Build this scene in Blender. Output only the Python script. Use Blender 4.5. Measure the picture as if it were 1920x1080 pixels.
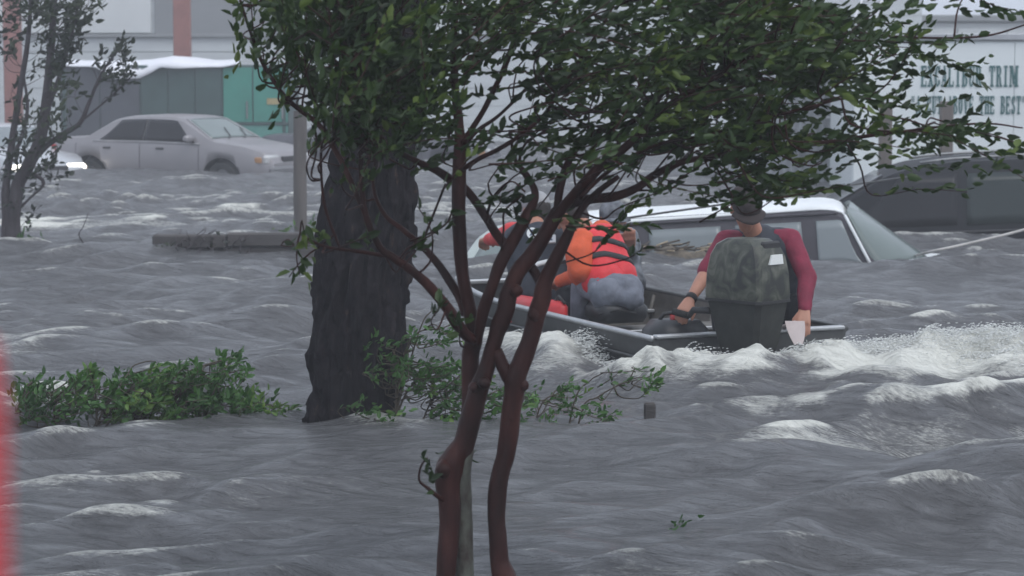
import bpy, math, random
import numpy as np
from mathutils import Matrix, Vector

random.seed(7)
RNG = np.random.default_rng(11)
scene = bpy.context.scene
for o in list(bpy.data.objects):
    bpy.data.objects.remove(o)
COL = scene.collection

# ------------------------------------------------------------------ camera, sky, sun, exposure
F_PX, CAM_H, HORIZON = 4500.0, 1.88, 113.0          # focal length in photo pixels, lens height over the water
PITCH = math.atan((540 - HORIZON) / F_PX)
cam = bpy.data.cameras.new('camera')
cam.sensor_width = 36.0
cam.lens = 36.0 * F_PX / 1920.0
cam.clip_start, cam.clip_end = 0.1, 2000.0
cam.dof.use_dof = True
cam.dof.focus_distance = 11.5
cam.dof.aperture_fstop = 6.0
camo = bpy.data.objects.new('camera', cam)
COL.objects.link(camo)
camo.location = (0, 0, CAM_H)
camo.rotation_euler = (math.pi / 2 - PITCH, 0, 0)
scene.camera = camo

SUN_ELEV, SUN_ROT = math.radians(58), math.radians(140)
world = bpy.data.worlds.new('World')
scene.world = world
world.use_nodes = True
wn, wl = world.node_tree.nodes, world.node_tree.links
wn.clear()
sky = wn.new('ShaderNodeTexSky')
sky.sky_type = 'NISHITA'
sky.sun_disc = False
sky.sun_elevation, sky.sun_rotation = SUN_ELEV, SUN_ROT
sky.dust_density, sky.air_density = 6.0, 1.0
hs = wn.new('ShaderNodeHueSaturation')
hs.inputs['Saturation'].default_value = 0.16         # storm cloud: the blue is lost
wmix = wn.new('ShaderNodeMixRGB')
wmix.inputs[0].default_value = 0.75
wmix.inputs[2].default_value = (7.0, 7.9, 9.45, 1)    # even overcast
bg = wn.new('ShaderNodeBackground')
bg.inputs['Strength'].default_value = 0.1
wo = wn.new('ShaderNodeOutputWorld')
wl.new(sky.outputs[0], hs.inputs['Color'])
wl.new(hs.outputs[0], wmix.inputs[1])
wl.new(wmix.outputs[0], bg.inputs['Color'])
wl.new(bg.outputs[0], wo.inputs['Surface'])

sun = bpy.data.lights.new('sun', 'SUN')
sun.energy = 0.7
sun.angle = math.radians(40)
sun.color = (1.0, 0.98, 0.95)
suno = bpy.data.objects.new('sun', sun)
COL.objects.link(suno)
sd = Vector((math.sin(SUN_ROT) * math.cos(SUN_ELEV), math.cos(SUN_ROT) * math.cos(SUN_ELEV), math.sin(SUN_ELEV)))
suno.rotation_euler = (-sd).to_track_quat('-Z', 'Y').to_euler()
suno.location = (0, 0, 30)

scene.view_settings.view_transform = 'Standard'
scene.view_settings.look = 'None'
scene.view_settings.exposure = 0.40
scene.view_settings.gamma = 1.0
scene.view_settings.use_curve_mapping = False
scene.render.engine = 'CYCLES'
cy = scene.cycles
cy.use_denoising = True
cy.max_bounces = 6
cy.diffuse_bounces = 3
cy.glossy_bounces = 3
cy.transmission_bounces = 4
cy.volume_bounces = 1
cy.transparent_max_bounces = 8
cy.caustics_reflective = False
cy.caustics_refractive = False


# ------------------------------------------------------------------ pixel helpers
def ray(px, py):
    x, y = (px - 960) / F_PX, (540 - py) / F_PX
    c, s = math.cos(PITCH), math.sin(PITCH)
    return np.array([x, c + y * s, y * c - s])


def at(px, py, Y):
    d = ray(px, py)
    t = Y / d[1]
    return np.array([d[0] * t, Y, CAM_H + d[2] * t])


def ground(px, py, z=0.0):
    d = ray(px, py)
    t = (z - CAM_H) / d[2]
    return np.array([d[0] * t, d[1] * t, z])


# ------------------------------------------------------------------ numpy noise
_P = np.random.default_rng(5).random(65536)


def _h(ix, iy, iz):
    n = (ix * 73856093) ^ (iy * 19349663) ^ (iz * 83492791)
    return _P[n & 65535]


def vnoise(x, y, z=0.0):
    x, y, z = np.broadcast_arrays(np.asarray(x, float), np.asarray(y, float), np.asarray(z, float))
    ix, iy, iz = np.floor(x).astype(np.int64), np.floor(y).astype(np.int64), np.floor(z).astype(np.int64)
    fx, fy, fz = x - ix, y - iy, z - iz
    fx, fy, fz = (f * f * (3 - 2 * f) for f in (fx, fy, fz))
    r = 0
    for dx in (0, 1):
        for dy in (0, 1):
            for dz in (0, 1):
                w = (fx if dx else 1 - fx) * (fy if dy else 1 - fy) * (fz if dz else 1 - fz)
                r = r + w * _h(ix + dx, iy + dy, iz + dz)
    return r


def fbm(x, y, z=0.0, o=4):
    a, r, t = 1.0, 0, 0
    for i in range(o):
        r = r + a * vnoise(x * 2 ** i + 17 * i, y * 2 ** i + 31 * i, np.asarray(z) * 2 ** i)
        t += a
        a *= 0.5
    return r / t


def sstep(a, b, v):
    t = np.clip((v - a) / (b - a), 0, 1)
    return t * t * (3 - 2 * t)


# ------------------------------------------------------------------ materials
MATS = {}


def nodes_of(name):
    m = bpy.data.materials.new(name)
    m.use_nodes = True
    nt = m.node_tree
    return m, nt, nt.nodes['Principled BSDF']


def mat(name, col, rough=0.6, metal=0.0, var=0.25, scale=6.0, bump=0.0, bscale=40.0, col2=None, stretch=(1, 1, 1), spec=0.4, detail=5):
    """a procedural surface: base colour broken up by noise, with a fine relief"""
    if name in MATS:
        return MATS[name]
    m, nt, p = nodes_of(name)
    n, l = nt.nodes, nt.links
    tc = n.new('ShaderNodeTexCoord')
    mp = n.new('ShaderNodeMapping')
    mp.inputs['Scale'].default_value = stretch
    nz = n.new('ShaderNodeTexNoise')
    nz.inputs['Scale'].default_value = scale
    nz.inputs['Detail'].default_value = detail
    nz.inputs['Roughness'].default_value = 0.65
    cr = n.new('ShaderNodeValToRGB')
    c2 = col2 if col2 else tuple(c * (1 - var) for c in col)
    c1 = col if col2 else tuple(min(1, c * (1 + var * 0.6)) for c in col)
    cr.color_ramp.elements[0].position, cr.color_ramp.elements[1].position = 0.32, 0.68
    cr.color_ramp.elements[0].color = (*c2, 1)
    cr.color_ramp.elements[1].color = (*c1, 1)
    l.new(tc.outputs['Object'], mp.inputs[0])
    l.new(mp.outputs[0], nz.inputs['Vector'])
    l.new(nz.outputs['Fac'], cr.inputs[0])
    l.new(cr.outputs[0], p.inputs['Base Color'])
    p.inputs['Roughness'].default_value = rough
    p.inputs['Metallic'].default_value = metal
    p.inputs['Specular IOR Level'].default_value = spec
    if bump:
        nb = n.new('ShaderNodeTexNoise')
        nb.inputs['Scale'].default_value = bscale
        nb.inputs['Detail'].default_value = 4
        bp = n.new('ShaderNodeBump')
        bp.inputs['Strength'].default_value = bump
        bp.inputs['Distance'].default_value = 0.01
        l.new(mp.outputs[0], nb.inputs['Vector'])
        l.new(nb.outputs['Fac'], bp.inputs['Height'])
        l.new(bp.outputs[0], p.inputs['Normal'])
    MATS[name] = m
    return m


def leaf_mat(name, dark, light, yellow):
    m, nt, p = nodes_of(name)
    n, l = nt.nodes, nt.links
    at_ = n.new('ShaderNodeAttribute')
    at_.attribute_name = 'rnd'
    cr = n.new('ShaderNodeValToRGB')
    cr.color_ramp.elements[0].color = (*dark, 1)
    cr.color_ramp.elements[1].color = (*yellow, 1)
    e = cr.color_ramp.elements.new(0.72)
    e.color = (*light, 1)
    l.new(at_.outputs['Fac'], cr.inputs[0])
    l.new(cr.outputs[0], p.inputs['Base Color'])
    p.inputs['Roughness'].default_value = 0.42
    p.inputs['Specular IOR Level'].default_value = 0.35
    tr = n.new('ShaderNodeBsdfTranslucent')
    l.new(cr.outputs[0], tr.inputs['Color'])
    mx = n.new('ShaderNodeMixShader')
    mx.inputs[0].default_value = 0.3
    out = n['Material Output']
    l.new(p.outputs[0], mx.inputs[1])
    l.new(tr.outputs[0], mx.inputs[2])
    l.new(mx.outputs[0], out.inputs['Surface'])
    MATS[name] = m
    return m


def glass_mat(name, col, rough=0.08, spec=0.6):
    m, nt, p = nodes_of(name)
    n, l = nt.nodes, nt.links
    nz = n.new('ShaderNodeTexNoise')
    nz.inputs['Scale'].default_value = 2.0
    nz.inputs['Detail'].default_value = 3
    tc = n.new('ShaderNodeTexCoord')
    l.new(tc.outputs['Object'], nz.inputs['Vector'])
    cr = n.new('ShaderNodeValToRGB')
    cr.color_ramp.elements[0].color = (*[c * 0.7 for c in col], 1)
    cr.color_ramp.elements[1].color = (*col, 1)
    l.new(nz.outputs['Fac'], cr.inputs[0])
    l.new(cr.outputs[0], p.inputs['Base Color'])
    p.inputs['Roughness'].default_value = rough
    p.inputs['Specular IOR Level'].default_value = spec
    n2 = n.new('ShaderNodeTexNoise')
    n2.inputs['Scale'].default_value = 90.0
    l.new(tc.outputs['Object'], n2.inputs['Vector'])
    bp = n.new('ShaderNodeBump')
    bp.inputs['Strength'].default_value = 0.08
    l.new(n2.outputs['Fac'], bp.inputs['Height'])
    l.new(bp.outputs[0], p.inputs['Normal'])
    MATS[name] = m
    return m


# ------------------------------------------------------------------ mesh helpers
def mk(name, V, Fs, m, parent=None, smooth=True, attr=None):
    me = bpy.data.meshes.new(name)
    V = np.asarray(V, dtype=np.float32)
    if isinstance(Fs, np.ndarray):
        k = Fs.shape[1]
        nf = len(Fs)
        me.vertices.add(len(V))
        me.vertices.foreach_set('co', V.ravel())
        me.loops.add(nf * k)
        me.loops.foreach_set('vertex_index', Fs.astype(np.int32).ravel())
        me.polygons.add(nf)
        me.polygons.foreach_set('loop_start', np.arange(0, nf * k, k, dtype=np.int32))
        me.polygons.foreach_set('loop_total', np.full(nf, k, dtype=np.int32))
        me.update(calc_edges=True)
    else:
        me.from_pydata(V.tolist(), [], [list(map(int, f)) for f in Fs])
    me.validate()
    if smooth:
        me.polygons.foreach_set('use_smooth', np.ones(len(me.polygons), dtype=bool))
    if attr is not None:
        for an, av in attr.items():
            a = me.attributes.new(an, 'FLOAT', 'POINT')
            a.data.foreach_set('value', np.asarray(av, dtype=np.float32))
    if m is not None:
        for mm in (m if isinstance(m, (list, tuple)) else [m]):
            me.materials.append(mm)
    o = bpy.data.objects.new(name, me)
    COL.objects.link(o)
    if parent is not None:
        setp(o, parent)
    return o


ORIG = {}


def setp(o, parent):
    o.parent = parent
    o.matrix_parent_inverse = Matrix.Translation(-Vector(ORIG.get(parent.name, (0, 0, 0))))


def thing(name, label, cat, loc, group=None):
    o = bpy.data.objects.new(name, None)
    COL.objects.link(o)
    o.location = [float(v) for v in loc]
    o.empty_display_size = 0.1
    ORIG[o.name] = [float(v) for v in loc]
    return tag(o, label, cat, group)


def tag(o, label=None, cat=None, group=None, kind=None):
    if label:
        o['label'] = label
    if cat:
        o['category'] = cat
    if group:
        o['group'] = group
    if kind:
        o['kind'] = kind
    return o


class MB:
    """collects shapes, then becomes ONE mesh object"""
    def __init__(s):
        s.v, s.f = [], []

    def add(s, V, Fs):
        b = len(s.v)
        s.v += [tuple(map(float, q)) for q in V]
        s.f += [tuple(int(i) + b for i in f) for f in Fs]
        return s

    def box(s, c, size, R=None, bev=0.0):
        hx, hy, hz = (q / 2 for q in size)
        if bev:
            b = min(bev, hx * .9, hy * .9, hz * .9)
            pts, idx = [], {}
            for sx in (-1, 1):
                for sy in (-1, 1):
                    for sz in (-1, 1):
                        for ax in range(3):
                            q = [sx * (hx - b), sy * (hy - b), sz * (hz - b)]
                            q[ax] = (sx * hx, sy * hy, sz * hz)[ax]
                            idx[(sx, sy, sz, ax)] = len(pts)
                            pts.append(q)
            fs = []
            S = (-1, 1)
            for ax in range(3):
                u, w = [k for k in range(3) if k != ax]
                for sg in S:
                    def key(a, b_):
                        q = [0, 0, 0]
                        q[ax], q[u], q[w] = sg, a, b_
                        return (*q, ax)
                    fs.append([idx[key(-1, -1)], idx[key(1, -1)], idx[key(1, 1)], idx[key(-1, 1)]])
            for ax in range(3):          # edges along ax
                u, w = [k for k in range(3) if k != ax]
                for a in S:
                    for b_ in S:
                        def key2(sg, which):
                            q = [0, 0, 0]
                            q[ax], q[u], q[w] = sg, a, b_
                            return (*q, which)
                        fs.append([idx[key2(-1, u)], idx[key2(1, u)], idx[key2(1, w)], idx[key2(-1, w)]])
            for sx in S:
                for sy in S:
                    for sz in S:
                        fs.append([idx[(sx, sy, sz, k)] for k in range(3)])
        else:
            pts = [(x * hx, y * hy, z * hz) for x in (-1, 1) for y in (-1, 1) for z in (-1, 1)]
            fs = [(0, 1, 3, 2), (4, 6, 7, 5), (0, 4, 5, 1), (2, 3, 7, 6), (0, 2, 6, 4), (1, 5, 7, 3)]
        P = np.array(pts, float)
        if R is not None:
            P = P @ np.asarray(R).T
        return s.add(P + np.asarray(c, float), fs)

    def tube(s, pts, rad, sides=10, wob=0.0, seed=0.0):
        V, Fs = tube(pts, rad, sides, wob, seed)
        return s.add(V, Fs)

    def build(s, name, m, parent=None, smooth=False):
        o = mk(name, s.v, s.f, m, parent, smooth)
        if not smooth:
            return o
        return o


def fixn(o, angle=40):
    """consistent normals and sharp edges by angle"""
    import bmesh
    bm = bmesh.new()
    bm.from_mesh(o.data)
    bmesh.ops.recalc_face_normals(bm, faces=bm.faces)
    a = math.radians(angle)
    for e in bm.edges:
        if len(e.link_faces) == 2:
            e.smooth = e.calc_face_angle(0) < a
    for f in bm.faces:
        f.smooth = True
    bm.to_mesh(o.data)
    bm.free()
    return o


def resample(pts, step):
    pts = np.asarray(pts, float)
    # Catmull-Rom through the points
    P = np.vstack([2 * pts[0] - pts[1], pts, 2 * pts[-1] - pts[-2]])
    out = []
    for i in range(1, len(P) - 2):
        p0, p1, p2, p3 = P[i - 1], P[i], P[i + 1], P[i + 2]
        n = max(1, int(np.ceil(np.linalg.norm(p2[:3] - p1[:3]) / step)))
        for t in np.linspace(0, 1, n, endpoint=False):
            out.append(0.5 * (2 * p1 + (p2 - p0) * t + (2 * p0 - 5 * p1 + 4 * p2 - p3) * t ** 2 + (3 * p1 - p0 - 3 * p2 + p3) * t ** 3))
    out.append(P[-2])
    return np.array(out)


def tube(pts, rad, sides=10, wob=0.0, seed=0.0):
    pts = np.asarray(pts, float)
    n = len(pts)
    rad = np.broadcast_to(np.asarray(rad, float), (n,))
    T = np.gradient(pts, axis=0)
    T /= np.linalg.norm(T, axis=1)[:, None] + 1e-9
    u = np.cross(T[0], [0.31, 0.95, 0.11])
    u /= np.linalg.norm(u) + 1e-9
    V = []
    ang = np.linspace(0, 2 * math.pi, sides, endpoint=False)
    for i in range(n):
        u = u - T[i] * np.dot(u, T[i])
        u /= np.linalg.norm(u) + 1e-9
        w = np.cross(T[i], u)
        r = rad[i] * np.ones(sides)
        if wob:
            r = r * (1 + wob * (vnoise(np.cos(ang) * 1.3 + seed, np.sin(ang) * 1.3, i * 0.35 + seed) - 0.5) * 2)
        V.append(pts[i] + r[:, None] * (np.cos(ang)[:, None] * u + np.sin(ang)[:, None] * w))
    V = np.vstack(V + [pts[:1], pts[-1:]])
    Fs = []
    for i in range(n - 1):
        for k in range(sides):
            k2 = (k + 1) % sides
            Fs.append((i * sides + k, i * sides + k2, (i + 1) * sides + k2, (i + 1) * sides + k))
    a, b = n * sides, n * sides + 1
    for k in range(sides):
        k2 = (k + 1) % sides
        Fs.append((a, k2, k))
        Fs.append((b, (n - 1) * sides + k, (n - 1) * sides + k2))
    return V, Fs


def unit(v):
    v = np.asarray(v, float)
    return v / (np.linalg.norm(v) + 1e-9)


def leaves(pos, dirs, L, W, fold=0.35, rng=RNG, droop=0.25):
    """leaf blades as two folded quads each"""
    n = len(pos)
    d = dirs / (np.linalg.norm(dirs, axis=1)[:, None] + 1e-9)
    r = rng.normal(size=(n, 3))
    s = np.cross(d, r)
    s /= np.linalg.norm(s, axis=1)[:, None] + 1e-9
    nn = np.cross(s, d)
    L = np.asarray(L)[:, None]
    W = np.asarray(W)[:, None]
    dr = -nn * L * droop
    b = pos
    q = [b,
         b + d * L * .28 + s * W * .46 + nn * W * fold * .5,
         b + d * L * .66 + s * W * .40 + nn * W * fold * .5 + dr * .5,
         b + d * L + dr,
         b + d * L * .66 - s * W * .40 + nn * W * fold * .5 + dr * .5,
         b + d * L * .28 - s * W * .46 + nn * W * fold * .5]
    V = np.stack(q, 1).reshape(-1, 3)
    i = np.arange(n)[:, None] * 6
    Fs = np.concatenate([i + np.array([[0, 5, 4, 3]]), i + np.array([[0, 3, 2, 1]])], 0)
    rnd = np.repeat(rng.random(n), 6)
    return V, Fs, rnd


def remeshed(name, caps, voxel, m, parent, smooth_it=4, wrinkle=0.0, wscale=18.0, parts=None):
    """tapered capsules fused into one continuous skin"""
    V, Fs = [], []
    for p0, r0, p1, r1 in caps:
        p0, p1 = np.asarray(p0, float), np.asarray(p1, float)
        ax = p1 - p0
        ln = np.linalg.norm(ax)
        t = ax / ln if ln > 1e-6 else np.array([0, 0, 1.0])
        prof = []
        for a in np.linspace(-math.pi / 2, 0, 5)[:-1]:
            prof.append((math.sin(a) * r0, math.cos(a) * r0 + 1e-4))
        for k in np.linspace(0, 1, 5):
            prof.append((ln * k, r0 + (r1 - r0) * k))
        for a in np.linspace(0, math.pi / 2, 5)[1:]:
            prof.append((ln + math.sin(a) * r1, math.cos(a) * r1 + 1e-4))
        u = unit(np.cross(t, [0.3, 0.9, 0.2] if abs(t[1]) < .9 else [1, 0, 0]))
        w = np.cross(t, u)
        base = len(V)
        N = 14
        for s_, r in prof:
            for k in range(N):
                a = 2 * math.pi * k / N
                V.append(p0 + t * s_ + (u * math.cos(a) + w * math.sin(a)) * r)
        M = len(prof)
        for i in range(M - 1):
            for k in range(N):
                k2 = (k + 1) % N
                Fs.append((base + i * N + k, base + i * N + k2, base + (i + 1) * N + k2, base + (i + 1) * N + k))
        Fs.append(tuple(base + k for k in range(N))[::-1])
        Fs.append(tuple(base + (M - 1) * N + k for k in range(N)))
    if parts:
        for PV, PF in parts:
            b = len(V)
            V += [np.asarray(q) for q in PV]
            Fs += [tuple(i + b for i in f) for f in PF]
    o = mk(name, np.array(V), Fs, None)
    rm = o.modifiers.new('r', 'REMESH')
    rm.mode = 'VOXEL'
    rm.voxel_size = voxel
    sm = o.modifiers.new('s', 'SMOOTH')
    sm.iterations = smooth_it
    sm.factor = 0.5
    dg = bpy.context.evaluated_depsgraph_get()
    me = bpy.data.meshes.new_from_object(o.evaluated_get(dg))
    o.modifiers.clear()
    o.data = me
    me.name = name
    n = len(me.vertices)
    co = np.empty(n * 3, np.float32)
    me.vertices.foreach_get('co', co)
    co = co.reshape(-1, 3)
    if wrinkle:
        no = np.empty(n * 3, np.float32)
        me.vertices.foreach_get('normal', no)
        no = no.reshape(-1, 3)
        f = fbm(co[:, 0] * wscale, co[:, 1] * wscale, co[:, 2] * wscale * .6, 3) - 0.5
        co = co + no * (f * wrinkle * 2)[:, None]
        me.vertices.foreach_set('co', co.astype(np.float32).ravel())
    me.polygons.foreach_set('use_smooth', np.ones(len(me.polygons), dtype=bool))
    me.materials.clear()
    me.materials.append(m)
    me.update()
    if parent is not None:
        setp(o, parent)
    return o


# ================================================================== THE SETTING: flood water
BS = np.array([1.443, 14.39])                     # middle of the boat's transom
YAW = math.radians(65.8)
BA = np.array([-math.cos(YAW), math.sin(YAW)])    # towards the bow
BP = np.array([-math.sin(YAW), -math.cos(YAW)])   # towards port


def wave_set():
    r = np.random.default_rng(3)
    W = []
    for lam, amp, n in ((4.2, .018, 5), (2.3, .016, 8), (1.3, .0115, 12), (.75, .0066, 18), (.42, .0038, 22), (.24, .0022, 24)):
        for _ in range(n):
            l_ = lam * r.uniform(.75, 1.35)
            th = math.radians(-66) + r.normal() * (.30 if lam > 1 else .42)
            W.append((2 * math.pi / l_, math.cos(th), math.sin(th), amp * r.uniform(.5, 1.4), r.uniform(0, 6.28)))
    return W


WAVES = wave_set()


def ridge(x, y, p0, p1, wid, k0, k1):
    """a soft ridge of churned water along a segment"""
    p0, p1 = np.asarray(p0), np.asarray(p1)
    d = p1 - p0
    L2 = (d ** 2).sum()
    t = np.clip(((x - p0[0]) * d[0] + (y - p0[1]) * d[1]) / L2, 0, 1)
    dd = np.hypot(x - p0[0] - t * d[0], y - p0[1] - t * d[1])
    return np.exp(-(dd / wid) ** 2) * (k0 + (k1 - k0) * t)


def g2(px, py):
    return ground(px, py)[:2]


def churn(x, y):
    """height and foam of the wash round the boat and the trunks"""
    n1 = fbm(x * 3.1, y * 3.1, 2.0, 4)
    n2 = fbm(x * 9.0, y * 7.0, 5.0, 3)
    bq = lambda s_, p_: BS + BA * s_ + BP * p_
    A = ridge(x, y, bq(-.50, .95), bq(-.58, -.85), .30, .21, .24)
    B = ridge(x, y, g2(1520, 700), g2(1990, 706), .32, .16, .20)
    C = ridge(x, y, bq(2.8, .80), bq(1.5, .98), .24, .05, .11)
    D = ridge(x, y, bq(1.5, .98), bq(-.2, 1.02), .28, .11, .16)
    E_ = ridge(x, y, g2(1290, 790), g2(1900, 770), .30, .05, .08)
    G = ridge(x, y, g2(690, 802), g2(760, 815), .16, .06, .04)
    K = ridge(x, y, g2(40, 1078), g2(640, 1092), .16, .05, .04) + ridge(x, y, g2(1120, 1085), g2(1420, 1085), .14, .04, .03)
    Q = ridge(x, y, g2(1380, 740), g2(1900, 735), .55, .05, .09) + ridge(x, y, g2(1500, 830), g2(1960, 815), .30, .05, .07)
    M_ = np.maximum(np.maximum(A, B), np.maximum(C, D))
    h = K * n1 + Q * .5 * n1 + M_ * (.55 + .85 * n1) + E_ * n1 + G * n1
    h += M_ * (n2 - .45) * .55
    f = np.maximum(np.maximum(A / .16, B / .15), np.maximum(C, D) / .16) * (.15 + 1.6 * (n1 - .28)) * 1.45 + E_ / .08 * sstep(.5, .72, n1) * .8 + G / .06 * n1 * 1.1 + K / .05 * sstep(.35, .7, n1) * .9 + Q / .09 * sstep(.42, .75, fbm(x * 2.2, y * 3.4, 8.0, 4)) * 1.0
    return h, f


def in_boat(x, y):
    s_ = (x - BS[0]) * BA[0] + (y - BS[1]) * BA[1]
    p_ = np.abs((x - BS[0]) * BP[0] + (y - BS[1]) * BP[1])
    u = np.clip((s_ - 2.0) / 1.45, 0, 1)
    half = .655 - .20 * u ** 2
    return sstep(.0, .05, half - p_) * sstep(-.01, .05, s_) * sstep(3.45, 3.38, s_)


def water_at(x, y):
    x, y = np.asarray(x, float), np.asarray(y, float)
    h = np.zeros_like(x)
    dx, dy, cr = np.zeros_like(x), np.zeros_like(x), np.zeros_like(x)
    far = 1 / (1 + np.maximum(y - 25, 0) * .012)
    calm = 1 - .62 * np.exp(-(((x - ground(470, 815)[0]) / .9) ** 2 + ((y - ground(470, 815)[1]) / 1.0) ** 2))
    gust = .55 + .9 * vnoise(x * .33 + 3, y * .26, 1.0)
    for k, cx, cyy, a, ph in WAVES:
        p_ = k * (cx * x + cyy * y) + ph
        s_, c_ = np.sin(p_), np.cos(p_)
        h += a * s_
        q = .6 * a
        dx += q * cx * c_
        dy += q * cyy * c_
        cr += a * k * s_
    g = gust * far * calm
    ch, cf = churn(x, y)
    mb_ = in_boat(x, y)
    k_ = 1 - mb_
    return (h * g + ch) * k_ - .34 * mb_, dx * g * k_, dy * g * k_, cr * g * k_, cf * k_


def axis(segs):
    out = [segs[0][0]]
    for a, b, s0, s1 in segs:
        x = a
        while x < b - 1e-6:
            t = (x - a) / (b - a)
            x += s0 + (s1 - s0) * t
            out.append(min(x, b))
    return np.array(out)


gx = axis([(0, 5.0, .03, .034), (5.0, 10, .034, .10), (10, 20, .1, .6), (20, 180, .6, 14)])
gx = np.concatenate([-gx[:0:-1], gx])
gy = axis([(-30, 5, 4, .2), (5, 8, .2, .03), (8, 18, .03, .033), (18, 30, .033, .055), (30, 60, .055, .2), (60, 100, .2, 2), (100, 420, 2, 24)])
X, Y = np.meshgrid(gx, gy)
h, dx, dy, cr, cf = water_at(X, Y)
n_f = fbm(X * 1.7, Y * 1.1, 9.0, 4)
n_g = fbm(X * .55, Y * .4, 4.0, 3)
crest = sstep(.35, 1.4, cr / .36 + (n_f - .5) * 2.6 + (n_g - .5) * 3.0 - .85)
streak = .42 * sstep(.52, .75, fbm(X * .9 + Y * .25, Y * 2.6 - X * .5, 6.0, 4)) * sstep(.40, .66, n_g)
foam = np.clip(crest * .5 + np.clip(cf, 0, 1.4) + streak, 0, 1)
WV = np.stack([X + dx, Y + dy, h], -1).reshape(-1, 3)
ny, nx = X.shape
ii = (np.arange(ny - 1)[:, None] * nx + np.arange(nx - 1)[None]).ravel()
WF = np.stack([ii, ii + 1, ii + nx + 1, ii + nx], 1)

m, nt, p = nodes_of('flood_water')
n, l = nt.nodes, nt.links
tc = n.new('ShaderNodeTexCoord')
mp = n.new('ShaderNodeMapping')
mp.inputs['Rotation'].default_value = (0, 0, math.radians(14))
mp.inputs['Scale'].default_value = (1.0, 3.0, 1.0)
nz1 = n.new('ShaderNodeTexNoise')
nz1.inputs['Scale'].default_value = 5.5
nz1.inputs['Detail'].default_value = 7
nz1.inputs['Roughness'].default_value = 0.62
nz1.inputs['Distortion'].default_value = 0.6
nz2 = n.new('ShaderNodeTexNoise')
nz2.inputs['Scale'].default_value = 24
nz2.inputs['Detail'].default_value = 5
nz2.inputs['Roughness'].default_value = 0.7
fa = n.new('ShaderNodeAttribute')
fa.attribute_name = 'foam'
l.new(tc.outputs['Object'], mp.inputs[0])
l.new(mp.outputs[0], nz1.inputs['Vector'])
l.new(mp.outputs[0], nz2.inputs['Vector'])
# foam breaks up into lace
ad = n.new('ShaderNodeMath'); ad.operation = 'MULTIPLY_ADD'
ad.inputs[1].default_value = 1.25
l.new(fa.outputs['Fac'], ad.inputs[0])
sb = n.new('ShaderNodeMath'); sb.operation = 'MULTIPLY_ADD'
sb.inputs[1].default_value = 1.5; sb.inputs[2].default_value = -1.22
l.new(nz2.outputs['Fac'], sb.inputs[0])
sb2 = n.new('ShaderNodeMath'); sb2.operation = 'MULTIPLY_ADD'
sb2.inputs[1].default_value = 0.6
l.new(nz1.outputs['Fac'], sb2.inputs[0])
l.new(sb.outputs[0], sb2.inputs[2])
l.new(sb2.outputs[0], ad.inputs[2])
fr = n.new('ShaderNodeMapRange')
fr.interpolation_type = 'SMOOTHSTEP'
fr.inputs['From Min'].default_value = 0.0
fr.inputs['From Max'].default_value = 1.05
l.new(ad.outputs[0], fr.inputs['Value'])
mud = n.new('ShaderNodeValToRGB')
mud.color_ramp.elements[0].color = (.092, .092, .096, 1)
mud.color_ramp.elements[1].color = (.155, .157, .165, 1)
mud.color_ramp.elements[0].position, mud.color_ramp.elements[1].position = .35, .7
l.new(nz1.outputs['Fac'], mud.inputs[0])
cm = n.new('ShaderNodeMixRGB')
cm.inputs[2].default_value = (.76, .76, .70, 1)
l.new(fr.outputs[0], cm.inputs[0])
l.new(mud.outputs[0], cm.inputs[1])
l.new(cm.outputs[0], p.inputs['Base Color'])
rg = n.new('ShaderNodeMapRange')
rg.inputs['To Min'].default_value = 0.12
rg.inputs['To Max'].default_value = 0.75
l.new(fr.outputs[0], rg.inputs['Value'])
l.new(rg.outputs[0], p.inputs['Roughness'])
p.inputs['IOR'].default_value = 1.33
b1 = n.new('ShaderNodeBump'); b1.inputs['Strength'].default_value = 0.9; b1.inputs['Distance'].default_value = 0.07
b2 = n.new('ShaderNodeBump'); b2.inputs['Strength'].default_value = 0.75; b2.inputs['Distance'].default_value = 0.015
l.new(nz1.outputs['Fac'], b1.inputs['Height'])
l.new(nz2.outputs['Fac'], b2.inputs['Height'])
l.new(b1.outputs[0], b2.inputs['Normal'])
l.new(b2.outputs[0], p.inputs['Normal'])
water = mk('water', WV, WF, m, attr={'foam': foam.ravel()})
tag(water, 'grey choppy flood water with streaks of foam', 'water', kind='structure')

# drowned car park under the water
GX, GY = np.meshgrid(np.linspace(-180, 180, 61), np.linspace(-30, 420, 226))


def bed(y):
    return -.95 + .50 * sstep(30, 40, y)


mk('ground', np.stack([GX, GY, bed(GY)], -1).reshape(-1, 3),
   np.array([[r * 61 + c, r * 61 + c + 1, (r + 1) * 61 + c + 1, (r + 1) * 61 + c] for r in range(225) for c in range(60)]),
   mat('drowned_asphalt', (.05, .05, .05), .9))
tag(bpy.data.objects['ground'], 'asphalt car park drowned under the flood', 'ground', kind='structure')

# spray thrown up by the wash
oct_v = np.array([(1, 0, 0), (-1, 0, 0), (0, 1, 0), (0, -1, 0), (0, 0, 1), (0, 0, -1)], float)
oct_f = np.array([(0, 2, 4), (2, 1, 4), (1, 3, 4), (3, 0, 4), (2, 0, 5), (1, 2, 5), (3, 1, 5), (0, 3, 5)])


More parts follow.
